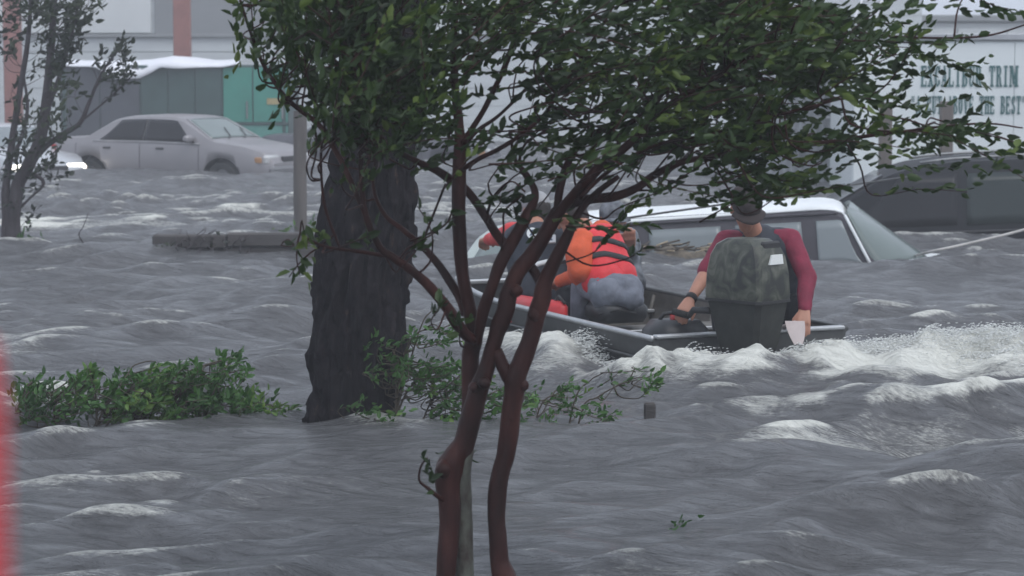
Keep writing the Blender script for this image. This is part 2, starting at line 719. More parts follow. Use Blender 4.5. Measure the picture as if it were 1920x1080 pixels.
def spray(name, label, segs, count, up, rng):
    P, S, D = [], [], []
    for (a, b, n_, hgt, wid) in segs:
        a, b = g2(*a), g2(*b)
        for _ in range(int(count * n_)):
            t = rng.random()
            o = a + (b - a) * t + rng.normal(size=2) * wid * .45
            z0 = float(water_at(o[0], o[1])[0])
            v = np.array([rng.normal() * .35 + .75, rng.normal() * .35 - .1])
            hh = hgt * rng.random() ** 1.6 * up
            k = rng.integers(3, 9)
            for j in range(k):
                u = j / 8
                P.append((o[0] + v[0] * u * .22, o[1] + v[1] * u * .22, z0 - .01 + hh * (1 - (u * 1.4 - .7) ** 2 * 1.6)))
                S.append(rng.uniform(.0014, .0036) * (1.15 - .6 * u))
                D.append((v[0], v[1], -hh * 4.5 * (u * 1.4 - .7) * 1.4 + .05))
    P, S = np.array(P), np.array(S)
    D = np.array(D)
    D /= np.linalg.norm(D, axis=1)[:, None]
    U = np.cross(D, [0, 1, 0]); U /= np.linalg.norm(U, axis=1)[:, None]
    W2 = np.cross(D, U)
    V = (P[:, None, :] + S[:, None, None] * (oct_v[None, :, :1] * D[:, None] * 4.5 + oct_v[None, :, 1:2] * U[:, None] + oct_v[None, :, 2:] * W2[:, None])).reshape(-1, 3)
    Fs = (oct_f[None] + np.arange(len(P))[:, None, None] * 6).reshape(-1, 3)
    o = mk(name, V, Fs, mat('spray_foam', (.78, .79, .77), .6, var=.05))
    return tag(o, label, 'spray', kind='stuff')


spray('wash_spray', 'white spray flying off the wash behind the outboard motor',
      [((1290, 725), (1520, 715), .9, .05, .13), ((1500, 700), (1990, 706), 3.6, .07, .30)], 560, 1.0, np.random.default_rng(21))
spray('bow_spray', 'white splash along the grey side of the boat',
      [((960, 664), (1080, 674), .3, .06, .09), ((1060, 674), (1110, 690), .4, .11, .07), ((1110, 690), (1230, 722), .4, .05, .09)], 420, 1.0, np.random.default_rng(22))

# ================================================================== BUILDINGS BEHIND
WALLY = 56.0
siding = mat('pale_siding', (.58, .61, .62), .55, var=.10, scale=.5, stretch=(1, 1, 9))
siding_w = mat('white_siding', (.66, .68, .68), .55, var=.08, scale=.5)
grey_pan = mat('grey_panel', (.26, .27, .28), .6, var=.12, scale=.7)
t = thing('warehouse', 'long pale warehouse of horizontal metal siding behind the parked cars', 'building', (0, WALLY, bed(WALLY)))
# siding boards, one by one
wx0, wx1 = -22.0, 9.5
zz = bed(WALLY)
proto = None
board_h = .42
k = 0
base = MB().box((0, 0, 0), (wx1 - wx0, .05, board_h - .012), bev=.006)
while zz < 6.6:
    if proto is None:
        proto = base.build('siding_board', siding, t)
        o = proto
    else:
        o = bpy.data.objects.new('siding_board', proto.data)
        COL.objects.link(o)
        setp(o, t)
    o.location = ((wx0 + wx1) / 2, WALLY - .03 + .004 * (k % 2), zz + board_h / 2)
    zz += board_h
    k += 1
MB().box(((wx0 + wx1) / 2, WALLY + 3.2, 2.9), (wx1 - wx0, 6.2, 7.6)).build('wall', siding, t)


def wall_panel(x0, y0, x1, y1, m, nm, dep=.06):
    a, b = at(x0, y0, WALLY - .1), at(x1, y1, WALLY - .1)
    return MB().box(((a[0] + b[0]) / 2, WALLY - .06 - dep / 2, (a[2] + b[2]) / 2), (abs(b[0] - a[0]), dep, abs(a[2] - b[2])), bev=.01).build(nm, m, t)


wall_panel(-260, -190, 20, 58, siding_w, 'wall_panel')
wall_panel(24, -190, 283, 62, siding_w, 'wall_panel')
wall_panel(287, -190, 560, 66, grey_pan, 'wall_panel')
wall_panel(564, -190, 860, 66, siding_w, 'wall_panel')
wall_panel(864, -190, 1180, 20, siding_w, 'wall_panel')
wall_panel(-260, 64, 1300, 70, grey_pan, 'trim_strip', .09)

rust = mat('red_brown_paint', (.30, .125, .105), .55, var=.25, scale=3)
for x0, lab in ((341, 'red brown steel column standing behind the white tarpaulin'), (22, 'red brown steel column half hidden behind the leafy thin stemmed tree')):
    Yc = 52.5
    a = at(x0, 0, Yc)
    z0 = bed(Yc)
    c = thing('steel_column', lab, 'column', (a[0], Yc, z0))
    MB().box((a[0], Yc, (z0 + 5.6) / 2), (.36, .30, 5.6 - z0), bev=.02).build('shaft', rust, c)
    MB().box((a[0], Yc, z0 + .06), (.62, .56, .12), bev=.02).build('base_plate', rust, c)
    MB().box((a[0], Yc, 5.65), (.6, .5, .12), bev=.02).build('cap_plate', rust, c)

# green storage container with a tarpaulin
CY = 47.0
green_b = mat('green_container_paint', (.045, .25, .19), .55, var=.15, scale=1.5)
green_shade = mat('container_green_painted_shade', (.045, .085, .08), .55, var=.25, scale=1.2)  # same green box: the side face's shade is put into this darker colour
slate_shade = mat('container_slate_painted_shade', (.075, .08, .095), .6, var=.2, scale=1.2)  # left stretch of that side, shade and mist put into the grey
lc = at(340, 270, CY)
zc0 = bed(CY)
ct = thing('storage_container', 'green metal storage container with flat doors under a white tarpaulin', 'container', (lc[0], CY, zc0))
xa, xb, xc, xd = (at(q, 200, CY)[0] for q in (112, 262, 418, 541))
ztop = at(300, 122, CY)[2]
MB().box(((xa + xd) / 2, CY + 1.2, (zc0 + ztop) / 2), (xd - xa, 2.3, ztop - zc0), bev=.02).build('box_shell', green_shade, ct)


def cpanel(x0, x1, z0, z1, m, nm, d=.03):
    return MB().box(((x0 + x1) / 2, CY + .05 - d / 2, (z0 + z1) / 2), (x1 - x0, d, z1 - z0), bev=.008).build(nm, m, ct)


mid1 = xa + (xb - xa) * .5
cpanel(xa + .02, mid1 - .01, zc0 + .1, ztop - .03, slate_shade, 'side_panel')
cpanel(mid1 + .01, xb - .01, zc0 + .1, ztop - .03, slate_shade, 'side_panel')
xq = np.linspace(xb + .02, xc - .01, 4)
for i in range(3):
    cpanel(xq[i] + .01, xq[i + 1] - .01, zc0 + .1, ztop - .03, green_shade, 'side_panel')
xm = at(474, 200, CY)[0]
zs = at(474, 232, CY)[2]
for a_, b_ in ((xc + .01, xm - .012), (xm + .012, xd - .02)):
    dpan = cpanel(a_, b_, zs + .03, ztop - .05, green_b, 'door', .05)
    hz = (zs + ztop) / 2
    hb = MB().box((b_ - .1, CY - .02, hz - .3), (.03, .04, .35), bev=.008).build('door_handle', mat('worn_steel', (.3, .3, .3), .4, .7), dpan)
cpanel(xc + .01, xd - .02, zc0 + .05, zs - .03, mat('light_green_paint', (.10, .30, .25), .5, var=.15), 'lower_panel', .05)
cpanel(xc + .0, xd, zs - .02, zs + .02, green_shade, 'rail', .08)
a = at(515, 190, CY)
MB().box((a[0], CY - .012, a[2]), (.30, .016, .12)).build('notice_plate', mat('tan_notice', (.42, .34, .17), .6), ct)
for i in range(2):
    xx = xa + (xd - xa) * (.02 + .96 * i)
    MB().box((xx, CY + .03, (zc0 + ztop) / 2), (.07, .09, ztop - zc0 + .02), bev=.01).build('corner_post', green_shade, ct)

# tarpaulin: sagging sheet over the front edge of the roof
tx = np.linspace(at(96, 0, CY)[0], at(446, 0, CY)[0], 60)
tv = np.linspace(0, 1, 16)
TP = []
for j, v in enumerate(tv):
    for i, x in enumerate(tx):
        u = i / 59
        px_ = 96 + u * 350
        edge = np.interp(px_, [96, 180, 215, 260, 300, 330, 420, 446], [124, 128, 149, 149, 128, 130, 126, 120])
        top = np.interp(px_, [96, 200, 270, 320, 380, 446], [117, 119, 116, 109, 117, 116])
        ze, zt_ = at(px_, edge, CY - .1)[2], at(px_, top, CY + .2)[2]
        y = CY - .10 + 1.9 * v ** 1.3
        z = ze + (zt_ - ze) * min(1, v / .25) ** .6 + .05 * (fbm(x * 2.2, v * 3, 1.0, 3) - .5) + .015
        TP.append((x, y + .05 * math.sin(x * 5), z + (.03 if v > .3 else 0)))
TF = [(j * 60 + i, j * 60 + i + 1, (j + 1) * 60 + i + 1, (j + 1) * 60 + i) for j in range(15) for i in range(59)]
o = mk('tarpaulin', TP, TF, mat('white_tarp', (.78, .78, .82), .5, var=.06, scale=3, bump=.2, bscale=8))
sol = o.modifiers.new('thick', 'SOLIDIFY')
sol.thickness = .012
tag(o, 'white crumpled tarpaulin draped over the top of the green container', 'tarpaulin')

# ---- white trailer with green lettering
TRY = 34.0
zb_ = bed(TRY)
t_l, t_top = at(1600, 200, TRY)[0], at(1700, 72, TRY)[2]
t_r = t_l + 6.8
tw = mat('trailer_white', (.74, .78, .78), .4, var=.05, scale=.8)
tr = thing('box_trailer', 'white box trailer lettered in green beside the wooden posts', 'trailer', ((t_l + t_r) / 2, TRY, zb_))
z_low = zb_ + .62
MB().box(((t_l + t_r) / 2, TRY + 1.25, (z_low + t_top) / 2), (t_r - t_l, 2.42, t_top - z_low), bev=.04).build('box_body', tw, tr)
pw = 1.13
nP = 6
for i in range(nP):
    MB().box((t_l + .01 + pw * (i + .5), TRY + .03, (z_low + t_top) / 2), (pw - .008, .03, t_top - z_low - .12), bev=.004).build('side_panel', tw, tr)
alu = mat('aluminium_rail', (.42, .43, .45), .45, .5, var=.15)
MB().box(((t_l + t_r) / 2, TRY + .02, t_top + .02), (t_r - t_l + .04, .10, .09), bev=.01).build('top_rail', alu, tr)
MB().box(((t_l + t_r) / 2, TRY + .02, z_low - .03), (t_r - t_l + .04, .10, .14), bev=.01).build('bottom_rail', alu, tr)
rub = mat('tyre_rubber', (.02, .02, .02), .85)


def wheel(c, r, wdt, axis_dir, parent, nm='wheel'):
    ax = unit(axis_dir)
    c = np.asarray(c, float)
    prof = [(-.5, .62), (-.5, .92), (-.36, 1.0), (.36, 1.0), (.5, .92), (.5, .62)]
    pts = np.array([c + ax * wdt * a_ for a_, _ in prof])
    u = unit(np.cross(ax, [0, 0, 1]))
    w = np.cross(ax, u)
    N = 28
    V = [q + (u * math.cos(6.2832 * k / N) + w * math.sin(6.2832 * k / N)) * r * b_ for q, (_, b_) in zip(pts, prof) for k in range(N)]
    Fs = [(i * N + k, i * N + (k + 1) % N, ((i + 1) % 6) * N + (k + 1) % N, ((i + 1) % 6) * N + k) for i in range(6) for k in range(N)]
    wh = fixn(mk(nm, V, Fs, rub, parent))
    Vt, Ft = tube([c - ax * wdt * .3, c + ax * wdt * .3], [r * .62, r * .6], 24)
    rim = fixn(mk('rim', Vt, Ft, mat('rim_steel', (.35, .35, .36), .35, .8), wh))
    return wh


for i in (0, 1):
    wheel((t_r - 1.2 - i * 1.05, TRY + .3, zb_ + .45), .45, .25, (0, 1, 0), tr)
MB().box((t_l + .9, TRY + .5, zb_ + .35), (.12, .12, .72), bev=.01).build('landing_leg', alu, tr)
MB().box((t_l + .9, TRY + 2.0, zb_ + .35), (.12, .12, .72), bev=.01).build('landing_leg', alu, tr)

# slab-serif lettering: strokes on a 0..1 cell, thick stems and thin arms
TH, TN = .30, .10


def glyph(ch):
    R, P = [], []           # rectangles (x0,y0,x1,y1), polygons strips

    def stem(x):
        R.append((x, 0, x + TH, 1))

    def serif(x, y):
        R.append((x - .09, y - TN / 2 if y > .5 else y, x + TH + .09, y + TN / 2 if y < .5 else y))

    def bar(x0, x1, y, th=TN):
        R.append((x0, y - th / 2, x1, y + th / 2))

    def arc(cx, cy, rx, ry, a0, a1, w0, w1):
        q = []
        for a in np.linspace(math.radians(a0), math.radians(a1), 14):
            w = w0 * abs(math.cos(a)) + w1 * abs(math.sin(a))
            q.append(((cx + rx * math.cos(a), cy + ry * math.sin(a)), (cx + (rx - w) * math.cos(a), cy + (ry - w * .6) * math.sin(a))))
        P.append(q)

    def diag(x0, y0, x1, y1, w):
        P.append([((x0, y0), (x0 + w, y0)), ((x1, y1), (x1 + w, y1))])
    if ch in 'EL':
        stem(.08)
        R.append((0, 0, .95, TN)); R.append((.82, 0, .95, .28))
        if ch == 'E':
            R.append((0, 1 - TN, .92, 1)); R.append((.8, .74, .92, 1)); bar(.3, .7, .52); R.append((.6, .4, .7, .64))
        else:
            R.append((0, 1 - TN, .48, 1))
    elif ch == 'I':
        stem(.35); R.append((.2, 0, .8, TN)); R.append((.2, 1 - TN, .8, 1))
    elif ch == 'T':
        stem(.35); R.append((.2, 0, .8, TN)); R.append((.02, 1 - TN, .98, 1)); R.append((.02, .72, .13, 1)); R.append((.87, .72, .98, 1))
    elif ch == 'H':
        stem(.08); stem(.62); bar(.3, .7, .52)
        for x in (.0, .54):
            R.append((x, 0, x + .46, TN)); R.append((x, 1 - TN, x + .46, 1))
    elif ch == 'M':
        stem(.74 - .04); R.append((.06, 0, .18, 1)); diag(.1, 1, .42, .12, .28); diag(.78, 1, .42, .12, .12)
        for x0, x1 in ((-.04, .28), (.6, 1.08)):
            R.append((x0, 0, x1, TN))
        R.append((-.04, 1 - TN, .36, 1)); R.append((.7, 1 - TN, 1.08, 1))
    elif ch == 'A':
        diag(.06, 0, .46, 1, .11); diag(.62, 0, .36, 1, .30); bar(.25, .7, .32)
        R.append((-.04, 0, .32, TN)); R.append((.5, 0, 1.04, TN))
    elif ch == 'V':
        diag(.08, 1, .4, 0, .30); diag(.82, 1, .5, 0, .11)
        R.append((-.04, 1 - TN, .5, 1)); R.append((.66, 1 - TN, 1.04, 1))
    elif ch == 'X':
        diag(.06, 1, .6, 0, .32); diag(.1, 0, .78, 1, .12)
        for y in (0, 1 - TN):
            R.append((-.02, y, .42, y + TN)); R.append((.56, y, 1.02, y + TN))
    elif ch == 'U':
        R.append((.1, .3, .1 + TH, 1)); R.append((.76, .3, .88, 1)); arc(.49, .32, .39, .32, 180, 360, .2, .12)
        R.append((0, 1 - TN, .5, 1)); R.append((.64, 1 - TN, 1, 1))
    elif ch in 'CO':
        arc(.5, .5, .46, .5, 30 if ch == 'C' else 0, 330 if ch == 'C' else 360, .30, .12)
        if ch == 'C':
            R.append((.78, .62, .92, 1)); R.append((.8, .12, .92, .34))
    elif ch == 'S':
        arc(.5, .74, .38, .26, 20, 265, .28, .12); arc(.5, .27, .40, .27, -170, 90, .28, .12)
        R.append((.72, .7, .85, 1)); R.append((.1, 0, .22, .3))
    elif ch in 'BR':
        stem(.1); R.append((0, 0, .5, TN)); R.append((0, 1 - TN, .55, 1)); bar(.3, .6, .52)
        arc(.52, .76, .38, .24, -90, 90, .26, .1)
        if ch == 'B':
            arc(.52, .27, .43, .27, -90, 90, .26, .1); R.append((.3, 0, .55, TN))
        else:
            diag(.52, .5, .70, 0, .27); R.append((.66, 0, 1.06, TN))
    elif ch == '"':
        R.append((.2, .66, .36, 1)); R.append((.6, .66, .76, 1))
    return R, P


def lettering(text, x0, x1, z0, z1, y, m, parent):
    mb = MB()
    cell = (x1 - x0) / len(text)
    W_ = cell * .86
    for i, ch in enumerate(text):
        R, P = glyph(ch) if ch != ' ' else ([], [])
        ox = x0 + cell * i + cell * .07
        W_ = cell * (1.2 if ch == 'M' else .86)
        T = lambda q: (ox + q[0] * W_, z0 + q[1] * (z1 - z0))
        for k, (a_, b_, c_, d_) in enumerate(R):
            (xa_, za_), (xb2, zb2) = T((a_, b_)), T((c_, d_))
            mb.box(((xa_ + xb2) / 2, y - .0006 * (k % 6), (za_ + zb2) / 2), (abs(xb2 - xa_), .010, abs(zb2 - za_)))
        for k, q in enumerate(P):
            nq = len(q)
            yy = y - .0063 - .0007 * k
            V = []
            for a_, b_ in q:
                A_, B_ = T(a_), T(b_)
                V += [(A_[0], yy, A_[1]), (B_[0], yy, B_[1]), (A_[0], yy + .012, A_[1]), (B_[0], yy + .012, B_[1])]
            Fs = []
            for s_ in range(nq - 1):
                o_ = s_ * 4
                Fs += [(o_, o_ + 1, o_ + 5, o_ + 4), (o_ + 2, o_ + 6, o_ + 7, o_ + 3), (o_, o_ + 4, o_ + 6, o_ + 2), (o_ + 1, o_ + 3, o_ + 7, o_ + 5)]
            mb.add(V, Fs)
    return mb.build('lettering', m, parent)


gl = mat('sign_green', (.035, .13, .13), .5, var=.2)
x_ = lambda q: at(q, 150, TRY)[0]
z_ = lambda q: at(1800, q, TRY)[2]
lettering('EXCALIBUR TRIM', x_(1726), x_(1905), z_(163), z_(123), TRY + .008, gl, tr)
lettering('"A CUT ABOVE THE BEST"', x_(1708), x_(1926), z_(214), z_(180), TRY + .008, gl, tr)

# grey corrugated shed end beside the trailer
sh_l, sh_r = at(1395, 200, 37)[0], at(1592, 200, 37)[0]
sh = thing('metal_shed', 'grey ribbed metal shed beside the white lettered trailer', 'shed', ((sh_l + sh_r) / 2, 37, bed(37)))
zt = at(1500, 150, 37)[2]
gm = mat('shed_grey', (.36, .38, .40), .5, .1, var=.12, scale=2)
MB().box(((sh_l + sh_r) / 2, 38.3, (bed(37) + zt) / 2), (sh_r - sh_l, 2.5, zt - bed(37)), bev=.02).build('wall', gm, sh)
nr = 14
for i in range(nr):
    x = sh_l + (sh_r - sh_l) * (i + .5) / nr
    MB().box((x, 37.03, (bed(37) + zt) / 2), ((sh_r - sh_l) / nr * .55, .05, zt - bed(37) - .06), bev=.012).build('rib', gm, sh)
MB().box(((sh_l + sh_r) / 2, 38.3, zt + .05), (sh_r - sh_l + .3, 2.9, .1), bev=.02).build('roof', gm, sh)

# distant white building above the trailer
fb = thing('white_building', 'plain white building with a grey roof edge far behind the trailer', 'building', (14.5, 62, bed(62)))
MB().box((15.2, 66, 1.2), (10.2, 8, 3.3), bev=.03).build('wall', siding_w, fb)
MB().box((15.2, 66, 2.95), (10.6, 8.4, .18), bev=.03).build('roof', grey_pan, fb)
for i in range(8):
    MB().box((10.8 + i * 1.26, 61.96, 1.15), (1.22, .06, 3.1), bev=.01).build('wall_panel', siding_w, fb)

# wooden posts in front of the trailer
wood = mat('weathered_wood', (.17, .145, .13), .85, var=.35, scale=4, stretch=(1, 1, .12), bump=.5, bscale=60)
for px, ptop, Yp, lab in ((1661, 192, 29.5, 'square wooden post standing before the plain white end of the trailer'), (1775, 190, 29.0, 'square wooden post standing under the green lettering of the trailer')):
    a = at(px, ptop, Yp)
    zb0 = bed(Yp)
    o = MB().box((0, 0, (a[2] + zb0) / 2 - zb0), (.15, .15, a[2] - zb0), bev=.012).build('wooden_post', wood)
    o.location = (a[0], Yp, zb0)
    tag(o, lab, 'post')

# leaning pale poles (a ladder stacked up behind the trailer)
ld = thing('leaning_ladder', 'pale metal ladder leaning above the trailer roof', 'ladder', at(1600, 60, 36.9))
pa = mat('pale_metal', (.55, .56, .58), .4, .4, var=.1)
f0, f1 = at(1580, 88, 36.9), at(1640, -60, 36.9)
g0, g1 = at(1618, 88, 36.9), at(1678, -60, 36.9)
for a_, b_ in ((f0, f1), (g0, g1)):
    MB().tube([a_ - (b_ - a_) * 1.4, b_], .03, 8).build('rail', pa, ld, True)
for i in range(9):
    u = i / 9
    MB().tube([f0 + (f1 - f0) * (u * 1.9 - .9), g0 + (g1 - g0) * (u * 1.9 - .9)], .017, 8).build('rung', pa, ld, True)

# ================================================================== CARS
gl_dark = glass_mat('tinted_glass', (.014, .014, .018), .15, .2)
gl_pale = glass_mat('misted_glass', (.16, .20, .19), .2)
gl_grey = glass_mat('grey_glass', (.22, .25, .26), .25)
trim_k = mat('black_trim', (.03, .03, .032), .6)
arch_k = mat('arch_black', (.02, .02, .02), .9)
red_lens = mat('red_lens', (.35, .02, .02), .2)


class Car:
    """lofted car body; local x runs rear to front, y to the left, z up from the tyres"""
    def __init__(s, L, top, belt, W, tumble=.34, zb=.2):
        s.L, s.tumble, s.zb = L, tumble, zb
        s.top = lambda x: np.interp(x, *zip(*top))
        s.belt = lambda x: np.interp(x, *zip(*belt))
        s.W = lambda x: np.interp(x, *zip(*W))

    def sm(s, f, x):
        e = .05
        return (f(x - e) + 2 * f(x) + f(x + e)) / 4

    def section(s, x):
        W, t_, b_ = s.sm(s.W, x), s.sm(s.top, x), s.sm(s.belt, x)
        t_ = max(t_, b_ + .012)
        hgt = t_ - b_
        wr = W * .965 - hgt * s.tumble
        ze = b_ + hgt * .88
        return [(0, s.zb), (W * .80, s.zb), (W * .93, s.zb + .03), (W * .985, s.zb + .16), (W, (s.zb + b_) / 2 + .04), (W * .99, b_ - .06), (W * .965, b_),
                (W * .965 + (wr - W * .965) * .5, b_ + (ze - b_) * .5), (wr, ze), (wr - .05 * min(1, hgt * 3), t_ - hgt * .035), (wr * .55, t_ + .006), (0, t_ + .012)]

    def hw(s, x, z):
        q = s.section(x)[5:10]
        return np.interp(z, [a[1] for a in q], [a[0] for a in q])

    def zt(s, x, y):
        q = s.section(x)[6:][::-1]
        return np.interp(abs(y), [a[0] for a in q], [a[1] for a in q])

    def body(s, n=90):
        xs = np.linspace(.02, s.L - .02, n)
        V, Fs = [], []
        rows = []
        for x in xs:
            q = s.section(x)
            row = [(x, y, z) for y, z in q] + [(x, -y, z) for y, z in q[-2:0:-1]]
            rows.append(len(V))
            V += row
        m_ = len(row)
        for i in range(n - 1):
            for k in range(m_):
                k2 = (k + 1) % m_
                Fs.append((rows[i] + k, rows[i] + k2, rows[i + 1] + k2, rows[i + 1] + k))
        Fs.append(tuple(range(m_)))
        Fs.append(tuple(rows[-1] + k for k in range(m_))[::-1])
        return np.array(V), Fs


class Placed:
    def __init__(s, origin, yaw, pitch=0.0, roll=0.0):
        s.M = np.array((Matrix.Rotation(yaw, 3, 'Z') @ Matrix.Rotation(-pitch, 3, 'Y') @ Matrix.Rotation(roll, 3, 'X')))
        s.o = np.asarray(origin, float)

    def __call__(s, V):
        return np.asarray(V, float) @ s.M.T + s.o


def patch(P, nu, nv):
    return [(j * nu + i, j * nu + i + 1, (j + 1) * nu + i + 1, (j + 1) * nu + i) for j in range(nv - 1) for i in range(nu - 1)]


def plate(name, P, nu, nv, m, parent, thick=.006):
    o = mk(name, P, patch(P, nu, nv), m, parent)
    sl = o.modifiers.new('t', 'SOLIDIFY')
    sl.thickness = thick
    sl.offset = 0
    return o


def side_win(c, T, name, xb0, xb1, xt0, xt1, zb, zt, m, parent, side=-1, off=.008, nu=14, nv=6):
    P = []
    for j in range(nv):
        v = j / (nv - 1)
        for i in range(nu):
            u = i / (nu - 1)
            x = (xb0 + (xb1 - xb0) * u) * (1 - v) + (xt0 + (xt1 - xt0) * u) * v
            z = (zb(x) if callable(zb) else zb) * (1 - v) + (zt(x) if callable(zt) else zt) * v
            P.append((x, side * (c.hw(x, z) + off), z))
    return plate(name, T(P), nu, nv, m, parent)


def top_pane(c, T, name, x0, x1, w0, w1, m, parent, off=.010, nu=13, nv=9, thick=.006):
    P = []
    for j in range(nv):
        v = j / (nv - 1)
        x = x0 + (x1 - x0) * v
        for i in range(nu):
            y = (w0 + (w1 - w0) * v) * (2 * i / (nu - 1) - 1)
            P.append((x, y, c.zt(x, y) + off))
    return plate(name, T(P), nu, nv, m, parent, thick)


def car_body(c, T, m, parent, arches=(), n=90):
    V, Fs = c.body(n)
    o = mk('body', V, Fs, [m, arch_k])
    fixn(o, 32)
    if arches:
        cut = MB()
        for x in arches:
            for sgn in (-1, 1):
                cut.tube([(x, sgn * (c.W(x) - .24), .32), (x, sgn * (c.W(x) + .1), .32)], .375, 32)
        co = cut.build('cutter', [m, arch_k])
        co.data.polygons.foreach_set('material_index', np.ones(len(co.data.polygons), dtype=np.int32))
        fixn(co)
        bm_ = o.modifiers.new('b', 'BOOLEAN')
        bm_.object = co
        bm_.operation = 'DIFFERENCE'
        bm_.solver = 'EXACT'
        dg = bpy.context.evaluated_depsgraph_get()
        me = bpy.data.meshes.new_from_object(o.evaluated_get(dg))
        o.modifiers.clear()
        o.data = me
        bpy.data.objects.remove(co)
    me = o.data
    q = np.empty(len(me.vertices) * 3, np.float32)
    me.vertices.foreach_get('co', q)
    me.vertices.foreach_set('co', T(q.reshape(-1, 3)).astype(np.float32).ravel())
    me.update()
    setp(o, parent)
    return o


def sedan_shape():
    L = 4.55
    top = [(0, .80), (.05, .90), (.15, .985), (.75, 1.0), (.86, 1.02), (1.35, 1.315), (1.55, 1.365), (2.0, 1.385), (2.55, 1.375), (2.75, 1.345), (3.38, .985), (3.5, .955), (4.0, .89), (4.35, .80), (4.5, .66), (4.55, .55)]
    belt = [(0, .78), (.15, .90), (.9, .935), (2.2, .93), (3.3, .90), (3.5, .88), (4.1, .80), (4.4, .70), (4.55, .53)]
    W = [(0, .74), (.25, .82), (1, .855), (2.3, .86), (3.6, .845), (4.2, .78), (4.45, .68), (4.55, .60)]
    return Car(L, top, belt, W)


def sedan(name, label, origin, yaw, paint, glass_s, glass_f, pitch=0, roll=0, details=True, lamps=None):
    c = sedan_shape()
    T = Placed(origin, yaw, pitch, roll)
    t = thing(name, label, 'car', T([(c.L / 2, 0, 0)])[0])
    car_body(c, T, paint, t, (.92, 3.62) if details else ())
    for sd_ in (-1, 1):
        bz = lambda x: c.belt(x) + .03
        zt_ = lambda x: c.belt(x) + (c.sm(c.top, x) - c.belt(x)) * .86
        w1 = side_win(c, T, 'side_window', 1.12, 2.02, 1.52, 2.05, bz, zt_, glass_s, t, sd_)
        w2 = side_win(c, T, 'side_window', 2.035, 3.10, 2.065, 2.66, bz, zt_, glass_s, t, sd_)
        P = [T([(x, sd_ * (c.hw(x, c.belt(x)) + .012), c.belt(x) + .012)])[0] for x in np.linspace(1.0, 3.2, 20)]
        MB().tube(P, .011, 6).build('belt_trim', mat('pale_trim', (.42, .41, .42), .35, .4), t, True)
        if details:
            mx = T([(3.02, sd_ * (c.hw(3.02, .95) + .10), 1.0)])[0]
            mir = MB().box((0, 0, 0), (.13, .20, .13), T.M, .04)
            o = mir.build('wing_mirror', paint, t)
            o.data.transform(Matrix.Translation(Vector(mx)))
            for x in (1.75, 2.85):
                hp = T([(x - .45, sd_ * (c.hw(x - .45, .86) + .012), .83)])[0]
                o = MB().box((0, 0, 0), (.16, .03, .035), T.M, .01).build('door_handle', trim_k, t)
                o.data.transform(Matrix.Translation(Vector(hp)))
            for x in (.92, 3.62):
                wheel(T([(x, sd_ * (c.W(x) - .12), .31)])[0], .31, .19, T.M @ np.array([0, 1, 0]), t)
            # seams of the doors
            for x in (1.98, 3.18, .62):
                zz_ = np.linspace(.34, c.belt(x) - .02, 12)
                V, Fs = tube(T([(x, sd_ * (np.interp(z, [a[1] for a in c.section(x)[2:7]], [a[0] for a in c.section(x)[2:7]]) + .001), z) for z in zz_]), .006, 5)
                mk('door_seam', V, Fs, trim_k, t)
            # bumper strip and lamps
            o = MB().box((0, 0, 0), (.22, .04, .13), T.M, .02).build('tail_lamp', red_lens, t)
            o.data.transform(Matrix.Translation(Vector(T([(.16, sd_ * .765, .80)])[0])))
    top_pane(c, T, 'windscreen', 2.80, 3.36, .56, .70, glass_f, t)
    top_pane(c, T, 'rear_window', .92, 1.36, .66, .58, glass_f, t)
    for sd_ in (-1, 1):
        P = [T([(x, sd_ * (np.interp(x, [2.8, 3.36], [.56, .70]) + .015), c.zt(x, np.interp(x, [2.8, 3.36], [.56, .70]) + .015) + .012)])[0] for x in np.linspace(2.78, 3.38, 8)]
        MB().tube(P, .012, 6).build('pillar_trim', mat('pale_trim', (.42, .41, .42), .35, .4), t, True)
    if details:
        lm = lamps or mat('lamp_glass', (.5, .5, .5), .15)
        for sd_ in (-1, 1):
            o = MB().box((0, 0, 0), (.12, .40, .17), T.M, .04).build('headlight', lm, t)
            o.data.transform(Matrix.Translation(Vector(T([(4.40, sd_ * .50, .66)])[0])))
            o = MB().box((0, 0, 0), (.18, .04, .10), T.M, .015).build('corner_lamp', mat('amber_lens', (.42, .22, .10), .3), t)
            o.data.transform(Matrix.Translation(Vector(T([(4.28, sd_ * .735, .66)])[0])))
        o = MB().box((0, 0, 0), (.12, 1.40, .20), T.M, .05).build('front_bumper', mat('bumper_grey', (.16, .16, .17), .6), t)
        o.data.transform(Matrix.Translation(Vector(T([(4.52, 0, .46)])[0])))
        o = MB().box((0, 0, 0), (.05, .62, .11), T.M, .01).build('grille', trim_k, t)
        o.data.transform(Matrix.Translation(Vector(T([(4.50, 0, .66)])[0])))
        for y in (-.28, .2):
            V, Fs = tube(T([(3.42, y, c.zt(3.42, y) + .02), (3.36, y + .15, c.zt(3.36, y + .15) + .03), (3.12, y + .32, c.zt(3.12, y + .32) + .03)]), .009, 6)
            mk('wiper', V, Fs, trim_k, t)
    return t


# grey sedan, nose turned towards the camera
YS = 42.6
sy = math.radians(-27)
so = at(138, 300, YS)
sedan('sedan_car', 'grey two-tone sedan with dark tinted side windows, water up to its wheel arches', (so[0] + .05, YS, -.44), sy,
      mat('grey_car_paint', (.27, .255, .265), .35, .25, var=.06, scale=2), gl_dark, gl_pale)
